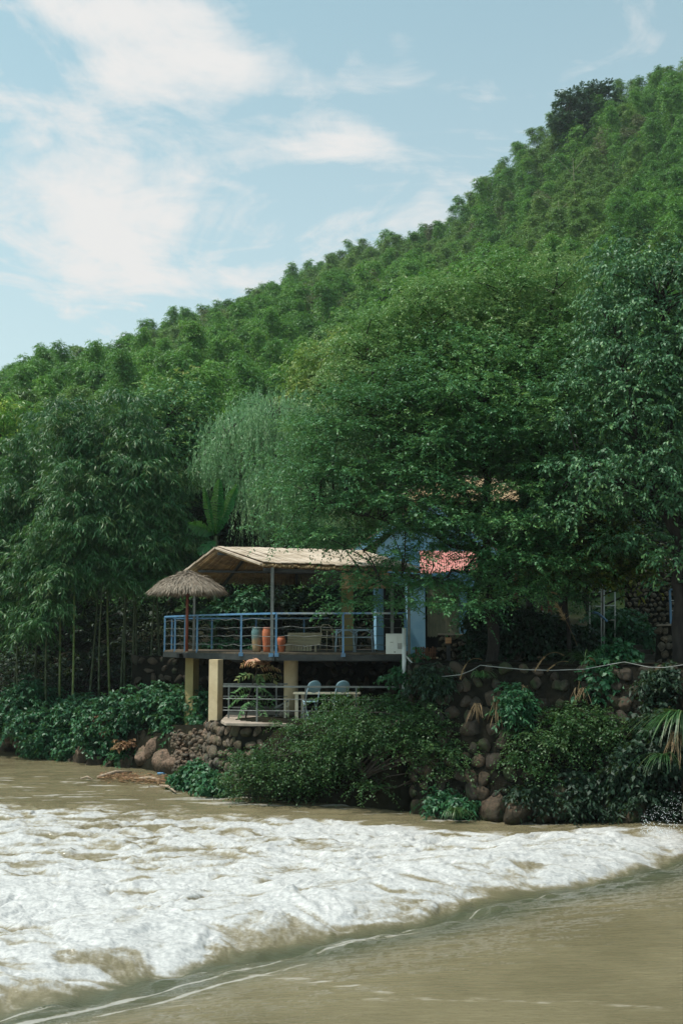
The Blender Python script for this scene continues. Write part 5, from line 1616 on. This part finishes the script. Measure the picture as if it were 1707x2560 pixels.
# right hip: sheets falling to the right corner
mb_ = MB()
H1 = P(1055, 1427, 31.5)
for i in range(16):
    s0, s1 = i / 16, (i + .92) / 16
    a, b = R1 + (H1 - R1) * s0, R1 + (H1 - R1) * s1
    up = Vector((0, 0, .07))
    fa, fb_ = F1 + (H1 - F1) * (s0 * .98), F1 + (H1 - F1) * (s1 * .98)
    mb_.add([tuple(v) for v in (a + up, b + up, fb_ + up, fa + up, a + up * 1.4, b + up * 1.4, fb_ + up * 1.4, fa + up * 1.4)], [(0, 3, 2, 1), (4, 5, 6, 7), (0, 1, 5, 4), (1, 2, 6, 5), (2, 3, 7, 6), (3, 0, 4, 7)])
mb_.obj('hip_cover', M['bamboo_sheet'], roof)
# rafters, purlins and verge boards
rf = MB()
dn = Vector((0, 0, -.09))
for s in (.22, .55, .85):
    rf.bar(R0 + (R1 - R0) * s + dn, B0 + (B1 - B0) * s + dn, .07, .09)
rf.bar(R0 + (B0 - R0) * .48 + dn * 1.6 + Vector((.1, 0, 0)), R1 + (B1 - R1) * .45 + dn * 1.6, .07, .08)
rf.bar(R0 + dn * 1.3, R1 + dn * 1.3, .07, .09)
rf.bar(F0 + dn * 1.1 + Vector((0, .3, 0)), F1 + dn * 1.1 + Vector((0, .3, 0)), .07, .09)
rf.obj('rafter', M['steel_dark'], roof)
vb = MB()
vb.bar(R0 + Vector((-.03, 0, .06)), F0 + Vector((-.03, 0, .03)), .11, .05)
for k in range(5):
    a = R0 + (B0 - R0) * (k / 5) + Vector((-.03, 0, .07))
    b = R0 + (B0 - R0) * ((k + .94) / 5) + Vector((-.03, 0, .05))
    vb.bar(a, b, .16, .06)
vb.obj('verge', M['bamboo_sheet'], roof)
for (u, Y, zt) in ((680, 30.25, 6.12), (485, 34.6, 6.2), (980, 29.9, 5.85)):
    x, y = D2(u, Y)
    MB().bar((x, y, DZ), (x, y, zt), .085 if u != 485 else .07, .085).obj('post', M['steel_grey'], roof)
# slatted valance under the right part of the eave
vl = MB()
a, b = P(852, 1432, 29.85), P(975, 1432, 29.75)
for k in range(13):
    z = Vector((0, 0, -.033 * k - .02))
    vl.tube([a + z, b + z], .016, 6)
vl.obj('valance', M['bamboo_under'], roof)

# yellow column and wall of the room behind the deck
o = thing('yellow_column', 'square yellow rendered column standing on the deck behind the chairs', 'column', (*D2(868, 34.5), DZ))
x, y = D2(868, 34.5)
MB().box((x, y, DZ + 1.2), (.38, .34, 2.4)).obj('shaft', M['render_olive'], o, bevel=.01)
MB().box((x, y, DZ + .06), (.44, .40, .12)).obj('base', M['render_olive'], o, bevel=.01)

# ---- thatched umbrella
ux, uy = D2(467.5, 32.9)
UZT, UZB = P(467, 1430, 32.9).z, P(467, 1476, 32.9).z
um = thing('thatched_umbrella', 'round straw thatched umbrella on a dark red pole at the left end of the deck', 'umbrella', (ux, uy, DZ))
RU = m_px(88, 32.9)
MB().tube([(ux, uy, DZ), (ux, uy, UZT - .06)], .045, 10).obj('pole', M['paint_red'], um, smooth=True)
prof = [(RU * .98, UZB), (RU * .85, UZB + .12), (RU * .55, UZB + .32), (RU * .28, UZT - .14), (.12, UZT - .02), (.02, UZT)]
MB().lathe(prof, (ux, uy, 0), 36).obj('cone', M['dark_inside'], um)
g = np.random.default_rng(321)
N = 9000
rq = np.sqrt(g.random(N)) * RU * .98
aq = g.random(N) * 2 * math.pi
pr_ = np.array([p[0] for p in prof][::-1]), np.array([p[1] for p in prof][::-1])
zq = np.interp(rq, pr_[0], pr_[1]) + g.uniform(0, .06, N)
ray = np.stack([np.cos(aq), np.sin(aq), 0 * aq], 1)
slope = -(.28 + .55 * (rq / RU) ** 2)
Dq = ray + g.normal(size=(N, 3)) * .16
Dq[:, 2] += slope
Pq = np.stack([ux + ray[:, 0] * rq, uy + ray[:, 1] * rq, zq], 1)
Nq = ray * .3 + np.array([0, 0, 1.0]) + g.normal(size=(N, 3)) * .25
V1 = leaf_verts(Pq, Dq, Nq, g.uniform(.16, .34, N), .022, curl=.12)
N2 = 2600
aq2 = g.random(N2) * 2 * math.pi
ray2 = np.stack([np.cos(aq2), np.sin(aq2), 0 * aq2], 1)
Pq2 = np.stack([ux + ray2[:, 0] * RU * .97, uy + ray2[:, 1] * RU * .97, UZB + g.uniform(.0, .1, N2)], 1)
Dq2 = ray2 * .22 + np.array([0, 0, -1.0]) + g.normal(size=(N2, 3)) * .15
ln = .13 + .10 * np.clip(fbm(aq2 * 4.5, aq2 * 0, 5, 3) - .3, 0, 1) * 2
V2 = leaf_verts(Pq2, Dq2, ray2, ln * g.uniform(.7, 1.2, N2), .022, curl=-.1)
V = np.concatenate([V1, V2])
quad_mesh('thatch', V, len(V) // 4, M['thatch'], um, tint=np.concatenate([np.clip(.15 + rq / RU * .35 + g.random(N) * .4, 0, 1), g.uniform(.4, 1, N2)]))
MB().lathe([(.17, UZT - .04), (.15, UZT + .03), (.02, UZT + .05)], (ux, uy, 0), 14).obj('cap', M['bark'], um)

# ---- pots
def mat_glaze():
    m, t = new_mat('glazed_pot')
    tcn = t.n('ShaderNodeTexCoord')
    s_ = t.n('ShaderNodeSeparateXYZ', inp={0: tcn.outputs['Object']})
    nz = t.noise(tcn.outputs['Object'], 5, 4, .6).outputs[0]
    h = t.math('ADD', s_.outputs[2], t.math('MULTIPLY', t.math('SUBTRACT', nz, .5), .35))
    col = t.mix(t.sstep(h, .28, .48), (.36, .25, .14), (.10, .19, .19))
    b = t.n('ShaderNodeBsdfPrincipled', inp={'Base Color': col, 'Roughness': .35})
    t.n('ShaderNodeOutputMaterial', inp={'Surface': b.outputs[0]})
    return m


M['glazed_pot'] = mat_glaze()


def pot(label, u, Y, prof, mat, sc):
    x, y = D2(u, Y)
    o = thing('tall_pot' if sc > .8 else 'pot', label, 'pot', (x, y, DZ))
    mb_ = MB().lathe([(r, z) for r, z in prof], (x, y, DZ), 28)
    mb_.F = mb_.F[:-1]                                   # open mouth
    mb_.obj('body', M[mat], o, smooth=True)
    r, z = prof[-3]
    MB().lathe([(r * .98, z - .01), (r * 1.06, z + .005), (r * 1.06, z + .03), (r * .86, z + .03), (r * .86, z - .03)], (x, y, DZ), 28, close=False).obj('rim', M[mat], o, smooth=True)


PA = [(.10, 0), (.115, .02), (.125, .12), (.15, .35), (.165, .52), (.16, .60), (.135, .655), (.135, .67), (.115, .67), (.125, .60)]
pot('tall glazed pot blue grey above and tan below behind the deck railing', 642.5, 31.6, PA, 'glazed_pot', 1)
PB = [(.095, 0), (.11, .02), (.12, .12), (.14, .35), (.15, .52), (.145, .60), (.12, .66), (.12, .68), (.10, .68), (.12, .60)]
pot('tall terracotta pot beside the grey roof post', 668.5, 31.4, PB, 'terracotta', 1)
PC = [(.075, 0), (.08, .02), (.10, .12), (.125, .26), (.13, .34), (.115, .395), (.10, .41), (.10, .42), (.085, .42), (.10, .36)]
pot('short terracotta pot between the railing post and the slatted bench', 703.5, 31.4, PC, 'terracotta', .7)

# ---- slatted bench, seen from behind
bx0, by = D2(716, 31.8)
bx1, _ = D2(802, 31.8)
be = thing('slatted_bench', 'pale wooden bench with horizontal back slats behind the deck railing', 'bench', ((bx0 + bx1) / 2, by, DZ))
bw = bx1 - bx0
bk_ = MB()
for k in range(5):
    bk_.box(((bx0 + bx1) / 2 + .01 * k, by + .012 * k, DZ + .235 + k * .072), (bw - .02 * (4 - k) * .6, .02, .064), rx=.12)
bk_.obj('backrest', M['wood_pale'], be)
se = MB()
for k in range(5):
    se.box(((bx0 + bx1) / 2 + .05, by + .12 + k * .095, DZ + .27), (bw - .06, .085, .024))
se.obj('seat', M['wood_pale'], be)
for xx in (bx0 + .02, bx1 - .16):
    for yy_ in (by + .06, by + .52):
        MB().bar((xx, yy_, DZ), (xx, yy_, DZ + .26), .06, .05).obj('leg', M['wood_pale'], be)
sk = MB()
for k in range(9):
    sk.box((bx0 + .02 + k * .085, by + .03, DZ + .11), (.072, .018, .17))
sk.obj('lower_panel', M['wood_pale'], be)

# ---- bamboo armchair behind
def bent_chair(label, u, Y, w, h, mat, facing, name, group=None, seat_h=.42, z0=DZ, round_back=True, lean=.08):
    x, y = D2(u, Y)
    o = thing(name, label, 'chair', (x, y, z0), group)
    c, s = math.cos(facing), math.sin(facing)
    Q = lambda a, b, z: (x + a * c - b * s, y + a * s + b * c, z0 + z)
    hw, hd = w / 2, w * .46
    for a, b in ((-hw, -hd), (hw, -hd), (-hw, hd), (hw, hd)):
        MB().tube([Q(a * 1.12, b * 1.15, 0), Q(a, b, seat_h), Q(a, b, seat_h + (.2 if b < 0 else .24))], .016, 7).obj('leg', M[mat], o, smooth=True)
    MB().box(Q(0, 0, seat_h), (w, w * .9, .03), rz=facing).obj('seat', M[mat], o, bevel=.008)
    arc = [Q(hw * math.cos(t_) * 1.04, -hd * .9 + (hd * 1.9) * math.sin(t_) if False else hd * math.sin(t_), seat_h + .22 + .0 * t_) for t_ in np.linspace(-.35, math.pi + .35, 14)]
    MB().tube(arc, .018, 7).obj('armrest', M[mat], o, smooth=True)
    top = [Q(-hw * .9, hd, seat_h + .2), Q(-hw * .85, hd + lean, h - .08), Q(-hw * .5, hd + lean * 1.2, h), Q(hw * .5, hd + lean * 1.2, h), Q(hw * .85, hd + lean, h - .08), Q(hw * .9, hd, seat_h + .2)]
    MB().tube(top, .018, 7).obj('back_frame', M[mat], o, smooth=True)
    return o


bent_chair('cane armchair with a curved back between bench and metal chairs', 825, 33.0, .42, .80, 'wood_pale', .5, 'cane_chair')
bent_chair('pale blue tubular chair left of the railing post on the deck', 862, 31.6, .50, .62, 'tube_blue', 3.2, 'tubular_chair')
bent_chair('pale blue tubular chair at the right behind the drooping leaves', 910, 31.7, .50, .62, 'tube_blue', 3.0, 'tubular_chair')

# ---- lower terrace furniture
tx0, ty0 = D2(737, 30.0)
tx1, _ = D2(897, 30.3)
tbz = TZ + .75
tbo = thing('terrace_table', 'cream painted table on the lower terrace behind the round backed chairs', 'table', ((tx0 + tx1) / 2, ty0 + .35, TZ))
MB().box(((tx0 + tx1) / 2, ty0 + .38, tbz - .02), (tx1 - tx0 + .08, .78, .045)).obj('tabletop', M['cream'], tbo, bevel=.008)
for xx, yy_ in ((tx0 + .06, ty0 + .05), (tx1 - .12, ty0 + .1), (tx0 + .2, ty0 + .7), (tx1 - .05, ty0 + .7)):
    MB().box((xx, yy_, TZ + .355), (.09, .07, .71)).obj('leg', M['cream'], tbo, bevel=.005)


def folding_chair(label, u, Y, facing):
    x, y = D2(u, Y)
    o = thing('folding_chair', label, 'chair', (x, y, TZ))
    c, s = math.cos(facing), math.sin(facing)
    Q = lambda a, b, z: (x + a * c - b * s, y + a * s + b * c, TZ + z)
    for a in (-.19, .19):
        MB().tube([Q(a, .24, 0), Q(a, -.02, .50), Q(a * .95, -.20, .98)], .015, 7).obj('leg', M['tube_blue'], o, smooth=True)
        MB().tube([Q(a * .85, -.28, 0), Q(a * .85, .16, .55)], .015, 7).obj('leg', M['tube_blue'], o, smooth=True)
    V, F = [], []
    st = MB().lathe([(.01, -.012), (.20, -.015), (.21, 0), (.20, .015), (.01, .012)], (0, 0, 0), 22)
    st.V[0] = np.array([Q(v[0], v[1] + .02, v[2] + .52) for v in st.V[0]])
    st.obj('seat', M['chair_blue'], o, smooth=True)
    bkm = MB().lathe([(.01, -.012), (.20, -.014), (.21, 0), (.20, .014), (.01, .012)], (0, 0, 0), 22)
    bkm.V[0] = np.array([Q(v[0], -.20 + v[2] - v[1] * .12, .93 + v[1] * .8) for v in bkm.V[0]])
    bkm.obj('backrest', M['chair_blue'], o, smooth=True)


folding_chair('blue folding chair with a round back nearest the terrace railing post', 778, 29.85, .5)
folding_chair('blue folding chair with a round back at the right end of the terrace table', 850, 29.9, .4)
x, y = D2(711, 30.6)
st_ = thing('wooden_stool', 'small pale wooden armrest frame beside the round pillar', 'stool', (x, y, TZ))
MB().bar((x + .03, y, TZ), (x + .03, y, TZ + .50), .05, .05).obj('leg', M['cream'], st_)
MB().bar((x + .10, y + .35, TZ), (x + .10, y + .35, TZ + .50), .05, .05).obj('leg', M['cream'], st_)

MB().bar((x + .12, y + .05, TZ + .50), (x - .26, y - .05, TZ + .30), .04, .04).obj('armrest', M['steel_rail'], st_)
MB().box((x + .07, y + .18, TZ + .33), (.12, .36, .03)).obj('seat', M['cream'], st_)

# ---- meter box, poles
px, py = D2(1008, 27.9)
po = thing('white_pole', 'white pipe pole carrying the meter box at the right end of the deck', 'pole', (px, py, TZ))
MB().tube([(px, py, 1.8), (px + .02, py, P(0, 1570, 27.9).z)], .052, 12).obj('pipe', M['pvc'], po, smooth=True)
MB().tube([(px + .06, py + .03, P(0, 1640, 27.9).z), (P(1063, 1692, 27.5).x, py, P(0, 1692, 27.7).z)], .02, 7).obj('brace', M['pvc'], po)
x0, x1 = P(965, 1600, 28.1).x, P(1010, 1600, 28.1).x
bz0, bz1 = P(0, 1635, 28.1).z, P(0, 1584, 28.1).z
mbx = thing('meter_box', 'white metal meter box with vents on the pole at the right end of the deck', 'meter box', ((x0 + x1) / 2, 28.2, bz0))
MB().box(((x0 + x1) / 2, 28.25, (bz0 + bz1) / 2), (x1 - x0, .22, bz1 - bz0)).obj('case', M['white_box'], mbx, bevel=.008)
MB().box(((x0 * .6 + x1 * .4) - .01, 28.13, (bz0 + bz1) / 2 + .02), ((x1 - x0) * .5, .012, (bz1 - bz0) * .8)).obj('door', M['white_box'], mbx, bevel=.003)
vt_ = MB()
for k in range(5):
    vt_.box((x0 + .36, 28.13, bz0 + .14 + .03 * k), (.13, .012, .012))
vt_.box((x0 + .22, 28.13, bz0 + .05), (.04, .012, .03)).box((x0 + .14, 28.12, bz0 + .30), (.08, .012, .012))
vt_.obj('vent', M['steel_grey'], mbx)
p = P(1022, 1600, 28.4)
o = thing('corner_post', 'dark green grey steel post right of the meter box', 'post', (p.x, p.y, 1.9))
MB().bar((p.x, p.y, 1.9), (p.x, p.y, P(0, 1420, 28.4).z), .07, .07).obj('shaft', M['steel_grey'], o)
MB().box((p.x, p.y, 1.93), (.16, .16, .03)).obj('base', M['steel_grey'], o)

# ---- PVC pipe draped along the wall
pp = [P(*q) for q in ((1063, 1692, 26.9), (1110, 1691, 26.6), (1150, 1687, 26.3), (1178, 1676, 26.2), (1200, 1663, 26.3), (1245, 1668, 26.2), (1310, 1674, 26.1), (1380, 1676, 26.0), (1460, 1673, 25.9), (1530, 1660, 25.6), (1560, 1655, 25.5), (1620, 1668, 25.1), (1660, 1669, 24.9), (1707, 1662, 24.7), (1760, 1655, 24.5))]
tag(MB().tube(pp, .009, 7).obj('water_pipe', M['pipe_grey'], None, smooth=True), 'thin white water pipe sagging along the top of the right stone wall', 'pipe')

# ================================================================= HOUSE behind the tree
hx0, hx1 = P(945, 1500, 35).x, P(1190, 1500, 35).x
HZ = 3.55
ho = thing('blue_house', 'light blue house with brown shingle gable half hidden by the big tree', 'house', ((hx0 + hx1) / 2, 35, HZ))
apex = P(1062, 1255, 35.5)
eL, eR = P(872, 1385, 35.5), P(1240, 1385, 35.5)
wl = MB()
wx0, wx1 = P(945, 0, 35.2).x, P(1185, 0, 35.2).x
wx0, wx1 = P(945, 1500, 35.2).x, P(1185, 1500, 35.2).x
za = apex.z - .15
V = [(wx0, 35.2, HZ), (wx1, 35.2, HZ), (wx1, 35.2, eL.z + .2), (apex.x, 35.2, za), (wx0, 35.2, eL.z + .2)]
V += [(v[0], 40.5, v[2]) for v in V]
wl.add(V, [(0, 1, 2, 3, 4), (9, 8, 7, 6, 5), (0, 5, 6, 1), (1, 6, 7, 2), (0, 4, 9, 5)])
wl.obj('wall', M['wall_blue'], ho)
rfm = MB()
for (e, sg) in ((eL, -1), (eR, 1)):
    n = 12
    for k in range(n):
        s0, s1 = k / n, (k + 1.12) / n
        a, b = apex + (e - apex) * s0, apex + (e - apex) * min(s1, 1.03)
        lift = Vector((0, 0, .05))
        Vq = [a, b + lift * .4, b + lift * .4 + Vector((0, 5.6, 0)), a + Vector((0, 5.6, 0))]
        Vq = [v + Vector((0, -.5, .02)) for v in Vq]
        Vq += [v + Vector((0, 0, .05)) for v in Vq]
        rfm.add([tuple(v) for v in Vq], [(0, 1, 2, 3), (7, 6, 5, 4), (0, 4, 5, 1), (1, 5, 6, 2), (2, 6, 7, 3), (3, 7, 4, 0)])
rfo = rfm.obj('roof', M['shingle'], ho)
bb = MB()
for e in (eL, eR):
    bb.bar(apex + Vector((0, -.53, -.09)), e + Vector((0, -.53, -.09)), .04, .17)
bb.bar(eL + Vector((0, -.5, -.12)), eL + Vector((.75, -.5, -.12)), .04, .10)
bb.obj('barge_board', M['wall_blue'], ho)
# lower blue corner piece and window openings
cx0, cx1 = P(1018, 1500, 33.6).x, P(1062, 1500, 33.6).x
MB().box(((cx0 + cx1) / 2, 34.2, HZ + 1.15), (cx1 - cx0, 1.2, 2.3)).obj('porch_wall', M['wall_blue'], ho)
w0 = P(1065, 1500, 33.9)
bl = MB()
zb0, zb1 = P(0, 1592, 33.6).z, P(0, 1450, 33.6).z
for k in range(46):
    xk = w0.x + .02 + k * .0245
    bl.box((xk, 33.7, (zb0 + zb1) / 2 + .02 * math.sin(k * 1.7)), (.019, .014, zb1 - zb0))
bl.obj('reed_blind', M['reed'], ho)
x_, y_ = D2(1157, 33.8)
MB().box((x_, y_, HZ + 1.0), (.24, .3, 2.0)).obj('door_post', M['wall_blue'], ho)
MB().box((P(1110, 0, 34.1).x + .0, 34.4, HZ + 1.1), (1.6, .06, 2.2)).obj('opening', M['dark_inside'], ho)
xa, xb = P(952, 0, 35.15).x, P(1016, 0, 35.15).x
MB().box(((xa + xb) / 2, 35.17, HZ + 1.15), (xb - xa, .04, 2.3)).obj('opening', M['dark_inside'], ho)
# awning, corrugated
a0, a1 = P(1048, 1378, 34.6), P(1192, 1380, 34.6)
c0, c1 = P(1050, 1436, 33.2), P(1195, 1424, 33.2)
aw = MB()
n = 26
V, F = [], []
for k in range(n * 2 + 1):
    s = k / (n * 2)
    dz = Vector((0, 0, .035 if k % 2 else -.0))
    a, c = a0 + (a1 - a0) * s + dz, c0 + (c1 - c0) * s + dz
    V += [tuple(a), tuple(c), tuple(a - Vector((0, 0, .02))), tuple(c - Vector((0, 0, .02)))]
for k in range(n * 2):
    i, j = 4 * k, 4 * k + 4
    F += [(i, i + 1, j + 1, j), (i + 2, j + 2, j + 3, i + 3), (i + 1, i + 3, j + 3, j + 1), (i, j, j + 2, i + 2)]
aw.add(V, F).obj('awning', M['awning'], ho)
# yellow plinth, wooden fence, stone parapet
x0, x1 = P(1028, 1640, 31.5).x, P(1096, 1640, 31.5).x
o = thing('yellow_plinth', 'short yellow rendered wall below the blue house corner', 'wall', ((x0 + x1) / 2, 31.5, 2.2))
MB().box(((x0 + x1) / 2, 31.7, 2.75), (x1 - x0, .3, 1.55)).obj('wall_body', M['render_yellow'], o, bevel=.02)
MB().box(((x0 + x1) / 2, 31.7, 3.55), (x1 - x0 + .06, .36, .06)).obj('coping', M['render_yellow'], o, bevel=.01)
x0, x1 = P(1040, 1620, 31.3).x, P(1090, 1620, 31.3).x
o = thing('picket_fence', 'short reddish wooden board fence on the yellow wall', 'fence', ((x0 + x1) / 2, 31.3, HZ - .1))
f_ = MB()
g = np.random.default_rng(9)
for k in range(9):
    f_.box((x0 + k * (x1 - x0) / 8.5, 31.35, HZ + .1), (.052, .02, .46 + g.uniform(-.05, .05)), ry=g.uniform(-.06, .06))
f_.obj('boards', M['wood_red'], o)
MB().box(((x0 + x1) / 2, 31.38, HZ + .18), (x1 - x0 + .06, .02, .04)).obj('crosspiece', M['wood_red'], o)
a, b = P(1095, 1650, 30.6), P(1235, 1650, 30.2)
stone_wall('parapet_wall', 'low wall of flat piled stones beside the lantern post', [(a.x, a.y, 3.42), (b.x, b.y, 3.42)], [(a.x, a.y + .1, P(0, 1588, 30.6).z), (b.x, b.y + .1, P(0, 1590, 30.4).z)], .15, 'stone_round', 206, .35, cap=(.32, .05, .02))
# dark wall behind it, the shaded interior under the trees
# lantern
x, y = D2(1120, 29.8)
la = thing('garden_lantern', 'square slatted orange lantern on a dark post by the stone parapet', 'lantern', (x, y, 3.5))
MB().box((x, y, 3.5 + .22), (.10, .10, .44)).obj('post', M['steel_dark'], la)
zl = P(0, 1601, 29.8).z
MB().box((x, y, zl), (.15, .15, .16)).obj('lamp_shade', M['lamp_glow'], la)
ls = MB()
for k in range(5):
    ls.box((x, y, zl - .08 + .04 * k), (.175, .175, .010))
ls.obj('slats', M['wood_red'], la)

# ---- straw roofed pavilion further back
pv = thing('straw_pavilion', 'open pavilion with a wide straw and bamboo roof behind the big tree', 'pavilion', (P(1180, 1500, 42).x, 42, 3.5))
r0, r1 = P(1095, 1196, 43.5), P(1215, 1200, 43.5)
e0, e1 = P(995, 1250, 41), P(1390, 1252, 41)
k0, k1 = P(985, 1235, 46), P(1400, 1240, 46)
for nm, (a, b, c, d), nn, mt in (('front_slope', (r0, r1, e1, e0), 60, 'bamboo_under'), ('back_slope', (r0, r1, k1, k0), 60, 'bamboo_under')):
    mb_ = MB()
    g = np.random.default_rng(15)
    for i in range(nn):
        s = (i + .5) / nn
        p, q = a + (b - a) * s, d + (c - d) * s
        mb_.tube([p, (p + q) / 2 + Vector((0, 0, g.uniform(-.03, .03))), q + (q - p).normalized() * g.uniform(0, .3)], [.07, .07, .06], 5)
    mb_.obj(nm, M[mt], pv)
mb_ = MB()
mb_.bar(r0 + Vector((0, 0, .1)), r1 + Vector((0, 0, .1)), .18, .1).bar(r0 + Vector((0, -.05, .1)), e0 + Vector((0, -.05, .1)), .14, .08).bar(r1 + Vector((0, -.05, .1)), e1 + Vector((0, -.05, .1)), .14, .08)
mb_.obj('ridge_cover', M['bamboo_sheet'], pv)
for (u, Y) in ((1020, 41.5), (1160, 41.5), (1290, 41.5), (1375, 41.5), (1020, 45.5), (1375, 45.5)):
    x, y = D2(u, Y)
    MB().bar((x, y, 3.3), (x, y, P(0, 1250, Y).z), .14, .14).obj('post', M['wood_red'], pv)

# ================================================================= RIGHT SIDE
stone_wall('upper_stone_wall', 'high dark wall of small round stones behind the climbing frame', [(P(1560, 1600, 33).x, 33, 3.4), (P(1760, 1600, 32).x, 32, 3.4)], [(P(1560, 1430, 33.3).x, 33.3, P(0, 1432, 33).z), (P(1760, 1430, 32.3).x, 32.3, P(0, 1426, 32.3).z)], .15, 'stone_round', 207, .5, cap=(.5, .06, .03), tilt_long=1.1)
stone_wall('top_stone_wall', 'upper terrace kerb of stones above the high dark wall', [(P(1570, 1420, 35).x, 35, 5.9), (P(1760, 1420, 34.5).x, 34.5, 5.9)], [(P(1570, 1420, 35).x, 35.05, P(0, 1405, 35).z), (P(1760, 1420, 34.5).x, 34.55, P(0, 1402, 35).z)], .2, 'stone_round', 208, .8, cap=(.5, .06, .03), tilt_long=1.1)
stone_wall('corner_stone_wall', 'low wall of round stones with flat top at the right edge', [(P(1635, 1640, 29).x, 29, 3.4), (P(1760, 1640, 28.6).x, 28.6, 3.4)], [(P(1645, 1640, 29).x, 29.1, P(0, 1566, 29).z), (P(1760, 1640, 28.7).x, 28.7, P(0, 1560, 28.7).z)], .22, 'stone_round', 209, 1.0, cap=(.9, .05, .02), tilt_long=1.15)
p0 = P(1676, 1560, 29.6)
railing('blue_yard_railing', 'blue post railing with white bars on the right edge wall', [(p0.x, 29.6), (p0.x + 1.4, 29.4)], [(p0.x, 29.6), (p0.x + 1.3, 29.4)], p0.z, .92, (.36, .64), 'paint_blue', 'paint_blue', 'pvc', False, .03, .022, .014)
sp = thing('stone_steps', 'worn concrete steps between the climbing frame and the right wall', 'steps', (P(1580, 1620, 29.5).x, 29.5, 3.45))
for k in range(4):
    a = P(1505, 1630, 29.2 + .5 * k)
    MB().box((P(1585, 1620, 29.5).x, 29.3 + .4 * k, 3.5 + .13 * k), (1.5 - .2 * k, .42, .13)).obj('step', M['concrete_dark'], sp, bevel=.015)
# climbing frame
Yc = 30.6
cf = thing('climbing_frame', 'rusty white tubular climbing frame with two ladder bays', 'climbing frame', (P(1505, 1620, Yc).x, Yc, 3.5))
C = lambda u, v, dy=0: P(u, v, Yc + dy)
for q in ([C(1473, 1620), C(1473, 1480), C(1476, 1466), C(1481, 1460)], [C(1502, 1620), C(1502, 1478), C(1504, 1462)], [C(1509, 1620, .2), C(1509, 1475, .2)], [C(1536, 1622, .2), C(1536, 1480, .2)]):
    MB().tube(q, .020, 8).obj('upright', M['pvc'], cf, smooth=True)
for q in ([C(1473, 1481), C(1502, 1479)], [C(1473, 1516), C(1502, 1516)], [C(1509, 1478, .2), C(1526, 1478, .2)], [C(1509, 1514, .2), C(1536, 1514, .2)], [C(1512, 1550, .2), C(1536, 1550, .2)]):
    MB().tube(q, .018, 8).obj('rung', M['pvc'], cf, smooth=True)
MB().tube([C(1480, 1530, -.3), C(1490, 1532, -.3), C(1500, 1538, -.3), C(1509, 1546, -.3), C(1517, 1554, -.3)], .032, 8).obj('blue_hoop', M['paint_blue'], cf, smooth=True)
o = thing('dark_post', 'mossy brown wooden post standing behind the climbing frame', 'post', C(1506, 1625, .5))
MB().tube([C(1506, 1625, .5), C(1505, 1540, .5), C(1505, 1470, .5)], .05, 8).obj('shaft', M['bark'], o)
MB().lathe([(.055, 0), (.06, .02), (.02, .05)], tuple(C(1505, 1470, .5)), 10).obj('cap', M['bark'], o)
# hanging red and white lantern
p = P(1354, 1540, 30)
o = thing('hanging_lantern', 'small white hanging lantern with red ends under the dark tree', 'lantern', p)
MB().lathe([(.05, -.14), (.062, -.1), (.062, .1), (.05, .14)], tuple(p), 14).obj('lamp_shade', M['white_box'], o, smooth=True)
MB().lathe([(.035, -.24), (.06, -.2), (.055, -.142)], tuple(p), 14).obj('tassel', M['paint_red'], o)
MB().lathe([(.05, .142), (.035, .2), (.01, .3)], tuple(p), 14).obj('cap', M['paint_red'], o)
MB().tube([p + Vector((0, 0, .28)), p + Vector((0, 0, 1.2))], .006, 5).obj('cord', M['steel_dark'], o)
# crooked pale trunk on the upper right
a = P(1650, 1432, 31.5)
o = thing('crooked_tree', 'pale crooked forked branch above the high right stone wall', 'tree', a)
mb_ = MB().tube([P(1652, 1440, 31.5), P(1645, 1420, 31.5), P(1620, 1395, 31.4), P(1598, 1385, 31.3), P(1570, 1374, 31.2)], [.09, .08, .06, .045, .025], 7)
mb_.tube([P(1652, 1440, 31.5), P(1656, 1405, 31.5), P(1650, 1380, 31.4), P(1670, 1360, 31.3)], [.09, .08, .06, .03], 7)
mb_.obj('trunk', M['bark'], o, smooth=True)
# splash at the pier
g = np.random.default_rng(77)
mb_ = MB()
for k in range(380):
    s = g.random() ** 1.5
    u, v = 1600 + 105 * g.random(), 0
    v = 2082 - s * 110 * (.4 + .6 * (u - 1600) / 105) + g.normal() * 6
    p = np.array(P(u, v, 21.9 + g.uniform(-.4, .3)))
    r = g.uniform(.002, .0075) * (1.2 - s * .6)
    mb_.add(ICO1[0] * np.array([r, r, r * g.uniform(1, 1.8)]) + p, ICO1[1])
m, t = new_mat('spray')
b = t.n('ShaderNodeBsdfPrincipled', inp={'Base Color': (.85, .87, .9, 1), 'Roughness': .3})
t.n('ShaderNodeOutputMaterial', inp={'Surface': b.outputs[0]})
M['spray'] = m
tag(mb_.obj('water_splash', m, None, smooth=True), 'spray of white droplets thrown up beside the concrete pier', 'splash', kind='stuff')

# ================================================================= AIR
m, t = new_mat('haze')
v = t.n('ShaderNodeVolumePrincipled', inp={'Color': (.85, .95, .97, 1), 'Density': .00028, 'Anisotropy': .2})
t.n('ShaderNodeOutputMaterial', inp={'Volume': v.outputs[0]})
hz = MB().box((0, 250, 48), (1500, 1500, 104)).obj('haze', m, None)
hz['kind'] = 'stuff'
hz['label'] = 'faint summer haze in the valley air over the hillside'
